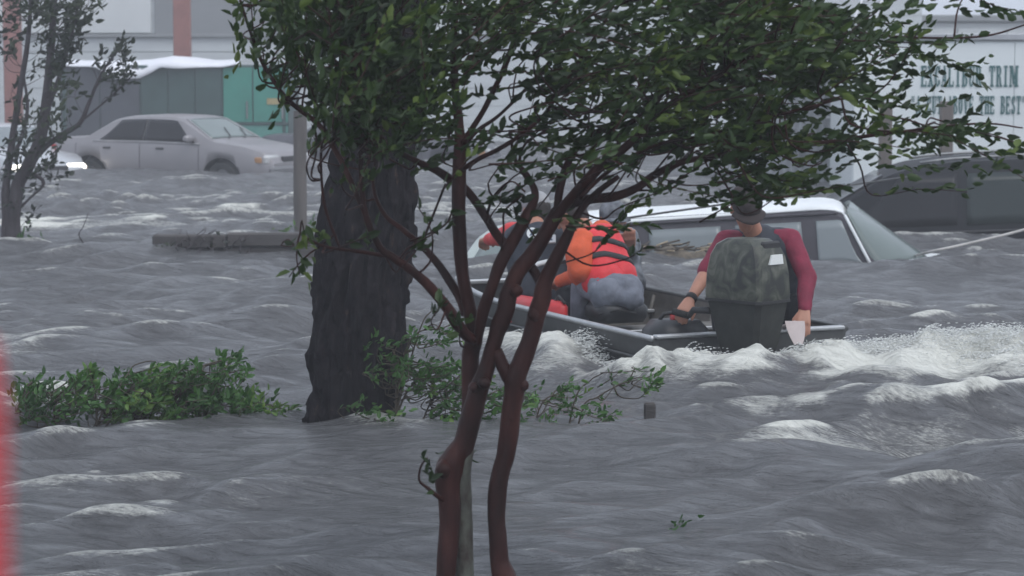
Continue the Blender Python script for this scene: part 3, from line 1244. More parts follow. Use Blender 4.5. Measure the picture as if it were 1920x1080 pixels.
# car with its headlights on, seen behind the thin tree
lit = bpy.data.materials.new('lit_lamp')
lit.use_nodes = True
lit.node_tree.nodes['Principled BSDF'].inputs['Emission Color'].default_value = (1, .95, .85, 1)
lit.node_tree.nodes['Principled BSDF'].inputs['Emission Strength'].default_value = 4
nzl = lit.node_tree.nodes.new('ShaderNodeTexNoise')
nzl.inputs['Scale'].default_value = 30
lit.node_tree.links.new(nzl.outputs['Fac'], lit.node_tree.nodes['Principled BSDF'].inputs['Base Color'])
hc = at(172, 310, 41.0)
hyaw = math.radians(-52)
hoff = np.array([math.cos(hyaw), math.sin(hyaw)]) * 4.55
sedan('headlit_car', 'pale silver car with headlights on behind the thin stemmed tree', (hc[0] - hoff[0] - .60, 41.0 - hoff[1] - .35, -.62), hyaw,
      mat('silver_car_paint', (.52, .53, .55), .3, .3, var=.05, scale=2), gl_grey, gl_grey, lamps=lit)
# dark car beyond the post, its nose hidden by the big trunk
dc = at(498, 310, 46.5)
sedan('dark_car', 'dark grey car behind the grey pole, sunk to its sills', (dc[0], 46.2, -.52), math.radians(-6),
      mat('dark_car_paint', (.10, .10, .115), .35, .2, var=.1), gl_dark, gl_grey)
# pale car drowned to the windows off the bow of the boat
pc = at(925, 500, 21.8)
sedan('drowned_car', 'pale green car drowned to its windscreen beyond the bow of the boat', (pc[0] + .22, 21.6, -1.12), math.radians(78),
      mat('pale_green_paint', (.42, .47, .44), .3, .2, var=.06), gl_pale, gl_pale, pitch=math.radians(0), details=False)

# ---- drowned estate car with a white roof
SL = 4.6
s_top = [(0, 1.0), (.06, 1.1), (.30, 1.62), (.42, 1.685), (.6, 1.70), (2.80, 1.70), (2.96, 1.67), (3.04, 1.61), (3.26, 1.14), (3.4, 1.09), (4.5, 1.0), (4.6, .7)]
s_belt = [(0, .98), (.2, 1.10), (3.6, 1.09), (3.9, 1.05), (4.5, .96), (4.6, .68)]
s_W = [(0, .82), (.3, .88), (3.6, .88), (4.4, .80), (4.6, .68)]
cs = Car(SL, s_top, s_belt, s_W, tumble=.20)
p_front, p_rear = at(1572, 400, 22.95), at(1178, 428, 22.7)
pitch = math.asin((p_front[2] - p_rear[2]) / 2.0)
yaws = math.radians(-7)
T = Placed((0, 0, 0), yaws, pitch)
ref = T([(2.96, -cs.hw(2.96, 1.62), 1.62)])[0]
T = Placed(p_front - ref, yaws, pitch)
t = thing('estate_car', 'drowned estate car with a white roof and grey windows, water up to its panes', 'car', T([(SL / 2, 0, 0)])[0])
frame_g = mat('grey_window_frame', (.060, .056, .066), .65, var=.1, spec=.2)
car_body(cs, T, frame_g, t)
wr_ = mat('white_roof_paint', (.80, .82, .82), .35, var=.05, scale=3)
top_pane(cs, T, 'roof', .40, 3.06, .73, .70, wr_, t, off=.012, nu=17, nv=40, thick=.012)
for sd_ in (-1, 1):
    for a_, b_, c_, d_ in ((.42, .98, .54, 1.0), (1.13, 1.83, 1.14, 1.83), (1.97, 2.62, 1.97, 2.60), (2.75, 3.19, 2.74, 2.99)):
        side_win(cs, T, 'side_window', a_, b_, c_, d_, 1.13, lambda x: min(1.56, cs.sm(cs.top, x) - .10), gl_grey, t, sd_)
    P = [T([(x, sd_ * (cs.hw(x, z) + .016), z)])[0] for x, z in zip(np.linspace(3.02, 3.24, 8), np.linspace(1.60, 1.12, 8))]
    MB().tube(P, .016, 8).build('pillar_trim', wr_, t, True)
    P = [T([(x, sd_ * (cs.hw(x, 1.62) + .012), 1.625)])[0] for x in np.linspace(.5, 2.95, 16)]
    MB().tube(P, .012, 6).build('roof_gutter', frame_g, t, True)
P = []
for j in range(9):
    v = j / 8
    for i in range(17):
        u = i / 8 - 1
        P.append((3.035 + .235 * v + (1 - u * u) * (.05 + .50 * v), .70 * u * (1 + .10 * v), 1.635 - .545 * v + .05 * (1 - u * u) * (1 - v)))
plate('windscreen', T(P), 17, 9, gl_pale, t)
top_pane(cs, T, 'rear_window', .10, .29, .68, .62, gl_grey, t, off=.014)
top_pane(cs, T, 'bonnet', 3.60, 4.48, .72, .64, wr_, t, off=.012)

# ---- dark van behind it
VL = 5.0
v_top = [(0, 1.1), (.06, 1.3), (.25, 1.70), (.45, 1.77), (1.6, 1.80), (2.6, 1.78), (3.0, 1.735), (3.25, 1.66), (4.15, 1.17), (4.3, 1.10), (4.85, .92), (5.0, .6)]
v_belt = [(0, 1.0), (.2, 1.08), (4.0, 1.04), (4.3, 1.0), (4.85, .86), (5.0, .58)]
v_W = [(0, .86), (.3, .93), (4.0, .93), (4.7, .84), (5.0, .66)]
cv = Car(VL, v_top, v_belt, v_W, tumble=.26)
vf = at(1700, 318, 25.6)
vy = math.radians(180 - 4)
vp = math.radians(-2.2)
T = Placed((0, 0, 0), vy, vp)
ref = T([(3.05, cv.hw(3.05, 1.66), 1.70)])[0]
T = Placed(vf - ref, vy, vp)
t = thing('dark_van', 'dark charcoal van with tinted windows sunk to its door panels behind the white roofed car', 'van', T([(VL / 2, 0, 0)])[0])
vpaint = mat('charcoal_paint', (.013, .014, .018), .55, 0, var=.1, spec=.1)
car_body(cv, T, vpaint, t)
for sd_ in (-1, 1):
    for k, (a_, b_, c_, d_) in enumerate(((.40, 1.30, .50, 1.30), (1.40, 2.45, 1.40, 2.42), (2.55, 3.80, 2.52, 3.16))):
        side_win(cv, T, 'side_window', a_, b_, c_, d_, 1.10, lambda x: min(1.64, cv.sm(cv.top, x) - .10), gl_dark if k != 1 else glass_mat('tinted_glass_painted_reflection', (.025, .035, .035), .15, .25), t, sd_)  # middle pane is paler and greener: a reflection painted into its colour
    P = [T([(x, sd_ * (cv.hw(x, 1.04) + .014), 1.03)])[0] for x in np.linspace(.3, 4.0, 16)]
    MB().tube(P, .014, 6).build('belt_trim', trim_k, t, True)
    P = [T([(x, sd_ * (.62), cv.zt(x, .62) + .035)])[0] for x in np.linspace(.6, 2.9, 14)]
    MB().tube(P, .016, 6).build('roof_rail', mat('worn_steel', (.3, .3, .3), .4, .7), t, True)
top_pane(cv, T, 'windscreen', 3.30, 4.12, .60, .76, gl_dark, t, off=.014)
top_pane(cv, T, 'rear_window', .08, .24, .70, .62, gl_dark, t, off=.014)

# ================================================================== POLE, TIMBERS, CABLES, RED POST
pg = ground(565, 432)
Yq = pg[1]
tp = at(563, 208, Yq)
o = fixn(mk('grey_pole', *tube(resample([(pg[0], Yq, bed(Yq)), (pg[0] - .01, Yq, .5), (tp[0], Yq, tp[2])], .08), .075, 16, .05), mat('grey_pole_wood', (.125, .112, .105), .85, var=.25, scale=5, stretch=(1, 1, .15), bump=.4)))
tag(o, 'round grey wooden pole standing in the water beside the big dark trunk', 'pole')
tb = thing('timber_edging', 'low dark wall of stacked landscape timbers just above the water', 'edging', (*ground(430, 476)[:2], bed(23)))
tim = mat('dark_wet_timber', (.075, .068, .066), .8, var=.4, scale=5, stretch=(.2, 1, 1), bump=.6)
p0, p1 = ground(285, 477), ground(640, 477)
for r_ in range(8):
    x = p0[0] - (.25 if r_ % 2 else 0)
    zc = .125 - r_ * .14
    i = 0
    while x < p1[0]:
        ln = .72 + .12 * ((i * 7 + r_ * 3) % 4) / 3
        if r_ < 7 or True:
            MB().box((x + ln / 2, p0[1] + .06 + .012 * ((i + r_) % 3) + .02 * r_, zc + .008 * ((i * 5) % 3)), (ln - .012, .16, .132), bev=.014).build('timber', tim, tb)
        x += ln
        i += 1


def cable(name, pts, r, m, label, cat):
    V, Fs = tube(resample(pts, .1), r, 8)
    return tag(mk(name, V, Fs, m), label, cat)


cable('slack_cable', [at(1120, 418, 21.9), at(1180, 408, 21.9), at(1370, 381, 21.9), at(1560, 352, 23.2), at(1700, 332, 25.1), at(1800, 318, 28.6)], .010, mat('cable_black', (.05, .05, .05), .6),
      'thin dark slack cable strung over the white roofed drowned car', 'cable')
cable('mooring_rope', [ground(1700, 484, -.1), at(1745, 472, 22.5), at(1810, 458, 22.6), at(1930, 428, 22.9), at(2080, 380, 23.5)], .014, mat('pale_rope', (.48, .46, .44), .8),
      'pale tow rope rising from the water beside the dark van', 'rope')
st = at(1217, 800, 12.3)
o = MB().box((0, 0, .30 + .0), (.06, .06, 1.15), bev=.008).build('stake', tim)
o.location = (st[0], 12.25, -.75)
tag(o, 'short dark stake poking out of the foam right of the drowned branches', 'stake')

rp = at(-82, 600, .7)
o = fixn(mk('red_post', *tube([(rp[0], .7, bed(0)), (rp[0], .7, rp[2] - .03), (rp[0], .7, rp[2] - .008), (rp[0], .7, rp[2])], [.0125, .0125, .010, .003], 20), mat('red_paint', (.75, .035, .045), .5)), 60)
tag(o, 'slim red post blurred close to the lens at the water edge', 'post')

# ================================================================== BOAT
def bw(s, p, z):
    q = BS + BA * s + BP * p
    return np.array([q[0], q[1], z])


hull_m = mat('olive_hull_paint', (.085, .088, .088), .5, .25, var=.25, scale=5, bump=.1)
hull_in = mat('boat_inside', (.15, .14, .125), .6, .2, var=.35, scale=7, bump=.15)
rail_m = mat('bare_aluminium', (.46, .47, .48), .4, .7, var=.15, scale=12)
bt = thing('jon_boat', 'grey flat bottomed aluminium boat carrying four people through the wash', 'boat', (*bw(1.7, 0, 0)[:2], -.17))
BL = 3.45
ss = np.linspace(0, BL, 36)


def bsec(s, inner=0.0):
    u = max(0, (s - 2.0) / (BL - 2.0))
    half_g = .672 - .20 * u ** 2
    half_b = .56 - .22 * u ** 2
    zg = .232 + .02 * s / 4 + .05 * u ** 2
    zb = -.17 + .30 * u ** 2.2
    return [(half_g - inner, zg), (half_g - .02 - inner, zg - .10), ((half_g + half_b) / 2 - inner, (zg + zb) / 2), (half_b - inner * .6, zb + inner), (half_b * .5, zb - .004 + inner), (0, zb + inner - .006)]


def hull_surface(inner):
    V = []
    for s in ss:
        q = bsec(s, inner)
        row = q + [(-a, b) for a, b in q[-2::-1]]
        V += [bw(s, a, b) for a, b in row]
    m_ = len(row)
    Fs = [(i * m_ + k, i * m_ + k + 1, (i + 1) * m_ + k + 1, (i + 1) * m_ + k) for i in range(len(ss) - 1) for k in range(m_ - 1)]
    return V, Fs, m_


V, Fs, m_ = hull_surface(0)
n0 = len(V)
Fs = Fs + [tuple(range(m_)), tuple((len(ss) - 1) * m_ + k for k in range(m_))[::-1]]
o = mk('hull', V, Fs, hull_m, bt)
fixn(o, 30)
V, Fs, m_ = hull_surface(.022)
o = mk('hull_lining', V, Fs, hull_in, bt)
for pol in o.data.polygons:
    pol.use_smooth = False
# gunwales as rolled rails
for sg, nm in ((1, 'gunwale'), (-1, 'gunwale')):
    MB().tube([bw(s, sg * (bsec(s)[0][0] - .004), bsec(s)[0][1] + .006) for s in ss], .019, 8).build(nm, rail_m if sg > 0 else hull_m, bt, True)
tz = bsec(0)[0][1]
Rb = np.array([[BA[0], BP[0], 0], [BA[1], BP[1], 0], [0, 0, 1]])      # local (forward, port, up)
MB().box(bw(.012, 0, .03), (.03, 1.26, .41), Rb, .006).build('transom', hull_m, bt)
MB().box(bw(.01, 0, tz + .014), (.06, 1.31, .026), Rb, .008).build('transom_cap', rail_m, bt)
MB().box(bw(BL - .02, 0, bsec(BL)[0][1] - .02), (.10, .92, .03), Rb, .008).build('bow_cap', rail_m, bt)
for s, nm in ((.52, 'seat'), (1.42, 'seat'), (2.55, 'seat')):
    w = bsec(s)[1][0] * 2 - .06
    sp = MB().box(bw(s, 0, .115), (.30, w, .035), Rb, .008).build(nm, hull_in, bt)
    MB().box(bw(s - .13, 0, -.02), (.02, w - .06, .235), Rb, .004).build('seat_riser', hull_in, sp)
    MB().box(bw(s - .155, 0, .125), (.018, w, .022), Rb, .004).build('seat_edge', rail_m, sp)
for s in np.arange(.35, 3.2, .42):
    for sg in (-1, 1):
        q = bsec(s, .03)
        MB().tube([bw(s, sg * q[0][0], q[0][1] - .02), bw(s, sg * q[2][0], q[2][1]), bw(s, sg * q[3][0], q[3][1] + .01)], .014, 6).build('rib', hull_in, bt, True)
for sg in (-1, 1):
    MB().tube([bw(s, sg * (bsec(s)[1][0] + .008), bsec(s)[1][1] - .03) for s in ss], .010, 6).build('side_crease', hull_m, bt, True)

# ---- outboard motor
camo_m, nt, p = nodes_of('camouflage_cowl')
n, l = nt.nodes, nt.links
tc = n.new('ShaderNodeTexCoord'); nz = n.new('ShaderNodeTexNoise')
nz.inputs['Scale'].default_value = 9; nz.inputs['Detail'].default_value = 3; nz.inputs['Distortion'].default_value = 1.2
cr_ = n.new('ShaderNodeValToRGB')
cr_.color_ramp.elements[0].color = (.022, .024, .022, 1); cr_.color_ramp.elements[0].position = .38
cr_.color_ramp.elements[1].color = (.115, .118, .095, 1); cr_.color_ramp.elements[1].position = .66
e_ = cr_.color_ramp.elements.new(.5); e_.color = (.055, .060, .045, 1)
l.new(tc.outputs['Object'], nz.inputs['Vector']); l.new(nz.outputs['Fac'], cr_.inputs[0]); l.new(cr_.outputs[0], p.inputs['Base Color'])
p.inputs['Roughness'].default_value = .45
om = thing('outboard_motor', 'camouflage painted outboard motor clamped to the boat transom', 'outboard motor', bw(-.2, 0, -.35))
MC = at(1405, 500, 14.02)
MYAW = YAW - math.radians(20)
MA = np.array([-math.cos(MYAW), math.sin(MYAW)]); MP = np.array([-math.sin(MYAW), -math.cos(MYAW)])


def mw(f, s, z):
    f, s = f * .9, s * .9
    return np.array([MC[0] + MA[0] * f + MP[0] * s, MC[1] + MA[1] * f + MP[1] * s, z])


def loft(name, rows, m, parent, angle=35):
    """rows: (z, front, back, half width, corner cut) octagon-like sections"""
    V, Fs = [], []
    for z, f, b, w, c in rows:
        pts = [(f, w - c), (f - c, w), (b + c, w), (b, w - c), (b, -w + c), (b + c, -w), (f - c, -w), (f, -w + c)]
        V += [mw(q, s_, z) for q, s_ in pts]
    for i in range(len(rows) - 1):
        Fs += [(i * 8 + k, i * 8 + (k + 1) % 8, (i + 1) * 8 + (k + 1) % 8, (i + 1) * 8 + k) for k in range(8)]
    Fs += [tuple(range(8)), tuple((len(rows) - 1) * 8 + k for k in range(8))[::-1]]
    return fixn(mk(name, V, Fs, m, parent), angle)


zc_ = lambda py: at(1405, py, 14.02)[2]
cowl = loft('cowl', [(zc_(562), .25, -.22, .165, .025), (zc_(552), .255, -.228, .17, .03), (zc_(510), .25, -.222, .163, .03), (zc_(478), .235, -.205, .15, .035),
                     (zc_(458), .205, -.175, .13, .04), (zc_(447), .14, -.12, .10, .04)], camo_m, om, 25)
loft('cowl_seal', [(zc_(564), .258, -.231, .173, .032), (zc_(559), .258, -.231, .173, .032)], trim_k, om)
loft('lower_cowl', [(zc_(668), .15, -.14, .11, .03), (zc_(640), .18, -.17, .13, .03), (zc_(600), .21, -.195, .145, .03), (zc_(575), .235, -.21, .155, .03), (zc_(565), .245, -.215, .158, .03)], mat('lower_cowl_paint', (.032, .034, .030), .6, col2=(.012, .013, .012), scale=8), om)
loft('midsection', [(-.36, .07, -.09, .05, .02), (0, .08, -.10, .06, .025), (zc_(620), .11, -.11, .085, .03)], mat('motor_dark', (.03, .032, .035), .5, .2), om)
loft('cavitation_plate', [(-.30, .12, -.26, .11, .05), (-.29, .12, -.26, .11, .05)], mat('motor_dark', (.03, .032, .035), .5, .2), om)
hv = [mw(-.212, w_, z) for w_, z in ((.065, zc_(492)), (-.075, zc_(492)), (-.062, zc_(474)), (.04, zc_(474)))]
hv2 = [q - np.append(MA, 0) * .012 for q in hv]
o = mk('maker_plate', hv + hv2, [(0, 1, 2, 3), (7, 6, 5, 4), (0, 4, 5, 1), (1, 5, 6, 2), (2, 6, 7, 3), (3, 7, 4, 0)], mat('white_decal', (.80, .82, .80), .4, var=.05), cowl, False)
o = MB().box(mw(-.165, -.01, zc_(458)), (.03, .16, .05), np.array([[MA[0], MP[0], 0], [MA[1], MP[1], 0], [0, 0, 1]]), .01).build('cowl_latch', trim_k, cowl)
tl = at(1292, 592, 14.25)
MB().tube([mw(.2, .1, zc_(585)), mw(.34, .16, zc_(585)), tl], [.022, .02, .016], 8).build('tiller_arm', trim_k, om, True)
gr = at(1262, 584, 14.30)
MB().tube([tl, gr], [.021, .021], 10).build('tiller_grip', mat('black_rubber', (.018, .018, .018), .8), om, True)
MB().box(bw(.0, .11, .25), (.10, .05, .16), Rb, .01).build('clamp_bracket', rail_m, om)
MB().box(bw(.0, -.11, .25), (.10, .05, .16), Rb, .01).build('clamp_bracket', rail_m, om)
MB().tube([bw(.06, .13, .22), bw(.16, .15, .20)], .012, 8).build('clamp_screw', rail_m, om, True)

# fuel tank and gear in the stern
ft = thing('fuel_tank', 'black portable fuel tank in the stern beside the tiller', 'fuel tank', bw(.2, .42, -.13))
q = bw(.22, .40, .15)
fixn(MB().box(q, (.30, .36, .34), Rb, .06).build('tank', mat('black_plastic', (.02, .021, .024), .45), ft), 50)
MB().tube([q + (0, 0, .15), q + (0, 0, .20)], .035, 12).build('filler_cap', mat('red_lens', (.35, .02, .02), .2), ft, True)
MB().tube([q + np.array([-.10, 0, .16]), q + np.array([-.07, 0, .205]), q + np.array([.03, .0, .215])], .012, 6).build('carry_handle', trim_k, ft, True)
pdl = thing('paddle', 'pale plastic paddle with its blade over the transom corner', 'paddle', bw(.05, -.42, .2))
b0, b1 = at(1490, 602, 14.22), at(1497, 645, 14.14)
V = []
for u in np.linspace(0, 1, 7):
    c0 = b0 + (b1 - b0) * u
    hw_ = .058 * (1 - .55 * u ** 2)
    for yy in (-.007, .007):
        V += [c0 + (-hw_, yy, 0), c0 + (hw_, yy, 0)]
Fs = []
for i in range(6):
    a = i * 4
    Fs += [(a, a + 1, a + 5, a + 4), (a + 2, a + 6, a + 7, a + 3), (a, a + 4, a + 6, a + 2), (a + 1, a + 3, a + 7, a + 5)]
Fs += [(0, 2, 3, 1), (24, 25, 27, 26)]
fixn(mk('blade', V, Fs, mat('pale_plastic', (.55, .47, .46), .45, var=.15), pdl))
MB().tube([b0 + (0, 0, -.01), bw(.5, -.40, .17), bw(1.1, -.36, .10)], .014, 8).build('shaft', mat('pale_plastic', (.55, .47, .46), .45), pdl, True)
cu = thing('red_cushion', 'flat red flotation cushion tucked along the near gunwale', 'cushion', bw(1.75, .5, .15))
cm_ = MB()
a, b = at(962, 578, 16.05), at(1056, 592, 15.55)
dv = unit((b - a) * (1, 1, 0))
pv = np.array([-dv[1], dv[0], 0])
Rc = np.stack([dv, pv, [0, 0, 1]], 1)
mid = (a + b) / 2
fixn(MB().box(mid + (0, .05, -.02), (np.linalg.norm(b - a) + .05, .10, .22), Rc, .04).build('pad', mat('red_vinyl', (.55, .03, .035), .4, var=.15), cu), 60)
MB().tube([mid + dv * .2 + (0, .05, .08), mid + dv * .25 + (0, .04, .12), mid + dv * .32 + (0, .05, .08)], .010, 6).build('strap', trim_k, cu, True)
# ================================================================== PEOPLE
skin = mat('skin', (.42, .20, .135), .5, var=.12, scale=9)
hair_d = mat('dark_hair', (.025, .018, .015), .6, var=.3, scale=40)


def lerp(a, b, t):
    return np.asarray(a) + (np.asarray(b) - np.asarray(a)) * t


def hand_caps(el, wr, curl, side):
    d = unit(np.asarray(wr) - np.asarray(el))
    curl = unit(np.asarray(curl, float))
    s = np.asarray(side, float)
    s = unit(s - d * np.dot(s, d))
    caps = []
    pe = wr + d * .085
    for o in (-.022, 0, .022):
        caps.append((wr + s * o * .6, .024, pe + s * o * 1.25, .0185))
    for i, (o, ln) in enumerate(((-.034, .062), (-.012, .075), (.011, .080), (.033, .070))):
        k0 = pe + s * o
        k1 = k0 + (d * .55 + curl * .75) * ln * .55
        k2 = k1 + (curl * .9 - d * .25) * ln * .5
        caps += [(k0, .0115, k1, .0105), (k1, .0105, k2, .009)]
    t0 = wr + d * .03 + s * .034
    t1 = t0 + s * .026 + d * .022 + curl * .015
    t2 = t1 + d * .03 + curl * .025
    caps += [(t0, .016, t1, .0125), (t1, .0125, t2, .010)]
    return caps


def head_caps(h, f, u):
    f, u = unit(f), unit(u)
    s = np.cross(f, u)
    c = [(h - f * .012 + u * .025, .088, h + f * .022 + u * .03, .083),
         (h + f * .035 - u * .05, .062, h + f * .045 - u * .085, .043),
         (h + f * .098 + u * .012, .010, h + f * .112 - u * .022, .015),
         (h + f * .082 + u * .03 + s * .032, .014, h + f * .082 + u * .03 - s * .032, .014),
         (h + f * .082 - u * .062 + s * .016, .011, h + f * .082 - u * .062 - s * .016, .011)]
    for sg in (-1, 1):
        c.append((h + s * sg * .088 + u * .02, .014, h + s * sg * .090 - u * .02, .011))
    return c


def person(label, J, face, up, legs=True, sleeve=(1.0, 1.0), shirt=None, vest=None, pants=None, shoes=True, hat=None, hair=True,
           curl=((0, 0, -1), (0, 0, -1)), side=((1, 0, 0), (-1, 0, 0)), vest_bands=None, group='people in the boat', bulk=1.0, vscale=1.0, short_pants=1.0, vlen=.86, loose=0.0):
    t = thing('person', label, 'person', J['pelvis'] - np.array([0, 0, .1]), group)
    A = {k: np.asarray(v, float) for k, v in J.items()}
    sh = (A['shL'], A['shR'])
    hp = (A['hipL'], A['hipR'])
    cap = []
    chest = (A['shL'] + A['shR']) / 2 - unit(A['neck'] - A['pelvis']) * .08
    tor = []
    for a, b in zip(sh, hp):
        m_ = lerp(a, b, .18) * .7 + chest * .3
        tor += [(m_, .100 * bulk, lerp(lerp(a, b, .62), A['pelvis'], .25), .098 * bulk), (lerp(lerp(a, b, .62), A['pelvis'], .25), .098 * bulk, b, .112 * bulk)]
        tor.append((lerp(a, chest, .12), .066 * bulk, chest, .10 * bulk))
    tor.append((chest, .115 * bulk, A['pelvis'], .12 * bulk))
    cap += tor
    cap += [(chest, .07, A['neck'], .056), (A['neck'], .055, A['head'] - unit(up) * .05, .05)]
    cap += head_caps(A['head'], face, up)
    arms, slv = [], []
    for i, (s_, e_, w_) in enumerate((('shL', 'elL', 'wrL'), ('shR', 'elR', 'wrR'))):
        a, e, w = A[s_], A[e_], A[w_]
        arms += [(a, .056, e, .043), (e, .042, lerp(e, w, .35), .042), (lerp(e, w, .35), .042, w, .028)]
        arms += hand_caps(e, w, curl[i], side[i])
        fr = sleeve[i]
        slv += [(a, .070 * bulk + loose * .6, lerp(a, e, min(1, fr * 2)), .060 + loose)]
        if fr > .5:
            slv += [(e, .058, lerp(e, w, (fr - .5) * 2 * .97), .043)]
    cap += arms
    lg, pn = [], []
    if legs:
        for h_, k_, n_ in (('hipL', 'knL', 'anL'), ('hipR', 'knR', 'anR')):
            a, k, n2 = A[h_], A[k_], A[n_]
            lg += [(a, .09, k, .058), (k, .056, lerp(k, n2, .3), .056), (lerp(k, n2, .3), .056, n2, .036)]
            ft_ = unit((k - a) * (1, 1, 0))
            lg += [(n2 - (0, 0, .03), .036, n2 + ft_ * .15 - (0, 0, .045), .028)]
            pn += [(a, .108 * bulk, k, .076), (k, .075, lerp(k, n2, .95 * short_pants), .062)]
        cap += lg
    body = remeshed('body', cap, .0075, skin, t, 3)
    if shirt:
        remeshed('shirt', [(p0, r0 + .014, p1, r1 + .014) for k_, (p0, r0, p1, r1) in enumerate(tor) if vlen > .6 or k_ in (0, 2, 3, 5)] + slv, .011, shirt, t, 5, .010, 13)
    if vest:
        vs = [(lerp(p0, p1, .0), r0 + .040 * vscale, lerp(p0, p1, 1.0 if k_ % 2 == 0 else max(.05, (vlen - .5) * 2)), r1 + .036 * vscale) for k_, (p0, r0, p1, r1) in enumerate(tor[:2] + tor[3:5])] + [(tor[-1][0], tor[-1][1] + .035 * vscale, lerp(tor[-1][0], tor[-1][2], vlen * .93), tor[-1][3] + .03 * vscale)]
        vs += [(lerp(a, chest, .30), .078, chest, .12) for a in sh]
        v = remeshed('life_vest', vs, .011, vest, t, 5, .007, 9)
        if vest_bands:
            bm_, fr_, rr = vest_bands
            axis_ = unit(A['pelvis'] - chest)
            for f in fr_:
                c = lerp(chest, A['pelvis'], f)
                u_ = unit(A['shR'] - A['shL'])
                u_ = unit(u_ - axis_ * np.dot(u_, axis_))
                w_ = np.cross(axis_, u_)
                # hug the vest: cast outwards from its axis
                dg = bpy.context.evaluated_depsgraph_get()
                ring = []
                N = 36
                Mi = Vector(c)
                for k in range(N):
                    a = 2 * math.pi * k / N
                    dvec = Vector(u_ * math.cos(a) + w_ * math.sin(a))
                    ok, loc, nor, _ = v.ray_cast(Mi + dvec * .6, -dvec)
                    if ok and (loc - Mi).dot(dvec) > .03:
                        ring.append(np.array(loc) + np.array(dvec) * .004)
                    else:
                        ring.append(c + np.array(dvec) * .16)
                ring = np.array(ring)
                V = np.vstack([ring - axis_ * rr, ring + axis_ * rr])
                Fs = [(k, (k + 1) % N, N + (k + 1) % N, N + k) for k in range(N)]
                bo = mk('vest_band', V, Fs, bm_, v)
                so_ = bo.modifiers.new('t', 'SOLIDIFY')
                so_.thickness = .012
                so_.offset = 0
    if legs and pants:
        remeshed('trousers', [(p0, r0, p1, r1) for p0, r0, p1, r1 in pn] + ([(hp[0], .125 * bulk, hp[1], .125 * bulk), (A['pelvis'], .125 * bulk, lerp(A['pelvis'], chest, .25), .12 * bulk)]), .011, pants, t, 5, .010, 15)
        if shoes:
            for k_, n_, h_ in (('knL', 'anL', 'hipL'), ('knR', 'anR', 'hipR')):
                n2 = A[n_]
                ft_ = unit((A[k_] - A[h_]) * (1, 1, 0))
                remeshed('shoe', [(n2 - (0, 0, .03), .052, n2 + ft_ * .17 - (0, 0, .05), .040), (n2 - ft_ * .03 - (0, 0, .05), .044, n2 + ft_ * .1 - (0, 0, .055), .042)], .009, trim_k, t)
    h, f, u = A['head'], unit(face), unit(up)
    if hair:
        remeshed('hair', [(h - f * .03 + u * .035, .094, h + f * .0 + u * .045, .088), (h - f * .06 - u * .02, .062, h - f * .05 + u * .02, .072)], .010, hair_d, t, 3, .006, 40)
    if hat is not None:
        hm, hk = hat
        hp_ = [(h - f * .02 + u * .055, .098, h + f * .02 + u * .055, .095)]
        ho = remeshed('cap', hp_, .009, hm, t, 3)
        s_ = np.cross(f, u)
        P = []
        for r_ in range(5):
            for k in range(11):
                a = (k / 10 - .5) * 2.2
                rad = .085 + .075 * r_ / 4 * (1 - .25 * abs(a))
                P.append(h + u * (.055 - .018 * r_ / 4 - .012 * a * a) + f * rad * math.cos(a) * 1.05 + s_ * rad * math.sin(a) * (.95 if r_ < 4 else .9))
        pl = mk('visor', P, patch(P, 11, 5), hk, ho)
        pl.modifiers.new('t', 'SOLIDIFY').thickness = .006
    return t


navy = mat('navy_vest_cloth', (.022, .027, .040), .7, var=.25, scale=12, bump=.2)
navy_p = mat('dark_trousers', (.018, .020, .027), .75, var=.3, scale=10, bump=.25)
orange = mat('orange_shirt_cloth', (.62, .095, .03), .75, var=.15, scale=10, bump=.25)
redv = mat('red_vest_cloth', (.66, .030, .038), .6, var=.12, scale=9, bump=.15)
redsl = mat('red_jacket_cloth', (.60, .028, .028), .55, var=.12, scale=8, bump=.2)
maroon = mat('maroon_shirt_cloth', (.205, .014, .042), .75, var=.25, scale=9, bump=.3)
greyc = mat('grey_blue_denim', (.17, .185, .225), .8, var=.25, scale=12, bump=.3)
camoc = mat('grey_camo_cloth', (.22, .235, .26), .8, col2=(.045, .05, .06), scale=11, bump=.2, detail=2)
white_k = mat('white_reflective', (.72, .74, .74), .45, var=.06)
black_w = mat('black_webbing', (.02, .02, .022), .7)

# --- the helmsman, facing the motor and bent over it
P4 = person('person in a maroon shirt and dark life vest leaning over the outboard motor', dict(
    head=at(1398, 392, 14.52), neck=at(1406, 417, 14.62), pelvis=at(1425, 575, 15.02), shL=at(1360, 452, 14.70), shR=at(1482, 448, 14.66),
    elL=at(1324, 512, 14.56), elR=at(1513, 520, 14.48), wrL=at(1292, 566, 14.36), wrR=at(1508, 583, 14.34),
    hipL=at(1390, 580, 15.0), hipR=at(1462, 580, 15.05), knL=at(1352, 560, 14.62), knR=at(1500, 572, 14.66), anL=at(1358, 648, 14.66), anR=at(1490, 650, 14.72)),
    (.16, -.62, -.62), (.05, -.5, .86), sleeve=(.48, .97), shirt=maroon, vest=navy, pants=navy_p, hat=(mat('dark_brown_cap', (.035, .025, .025), .8), mat('dark_brown_cap', (.035, .025, .025), .8)),
    curl=((-.2, .1, -1), (0, -.2, -1)), side=((1, 0, 0), (-1, 0, 0)), vscale=1.35)
wd = at(1296, 559, 14.38)
MBw = MB()
dw = unit(at(1292, 566, 14.36) - at(1324, 512, 14.56))
V, Fs = tube([wd - dw * .016, wd + dw * .016], .036, 18)
o = tag(mk('wristwatch', V, Fs, black_w), 'black wristwatch on the bare forearm over the tiller', 'wristwatch')

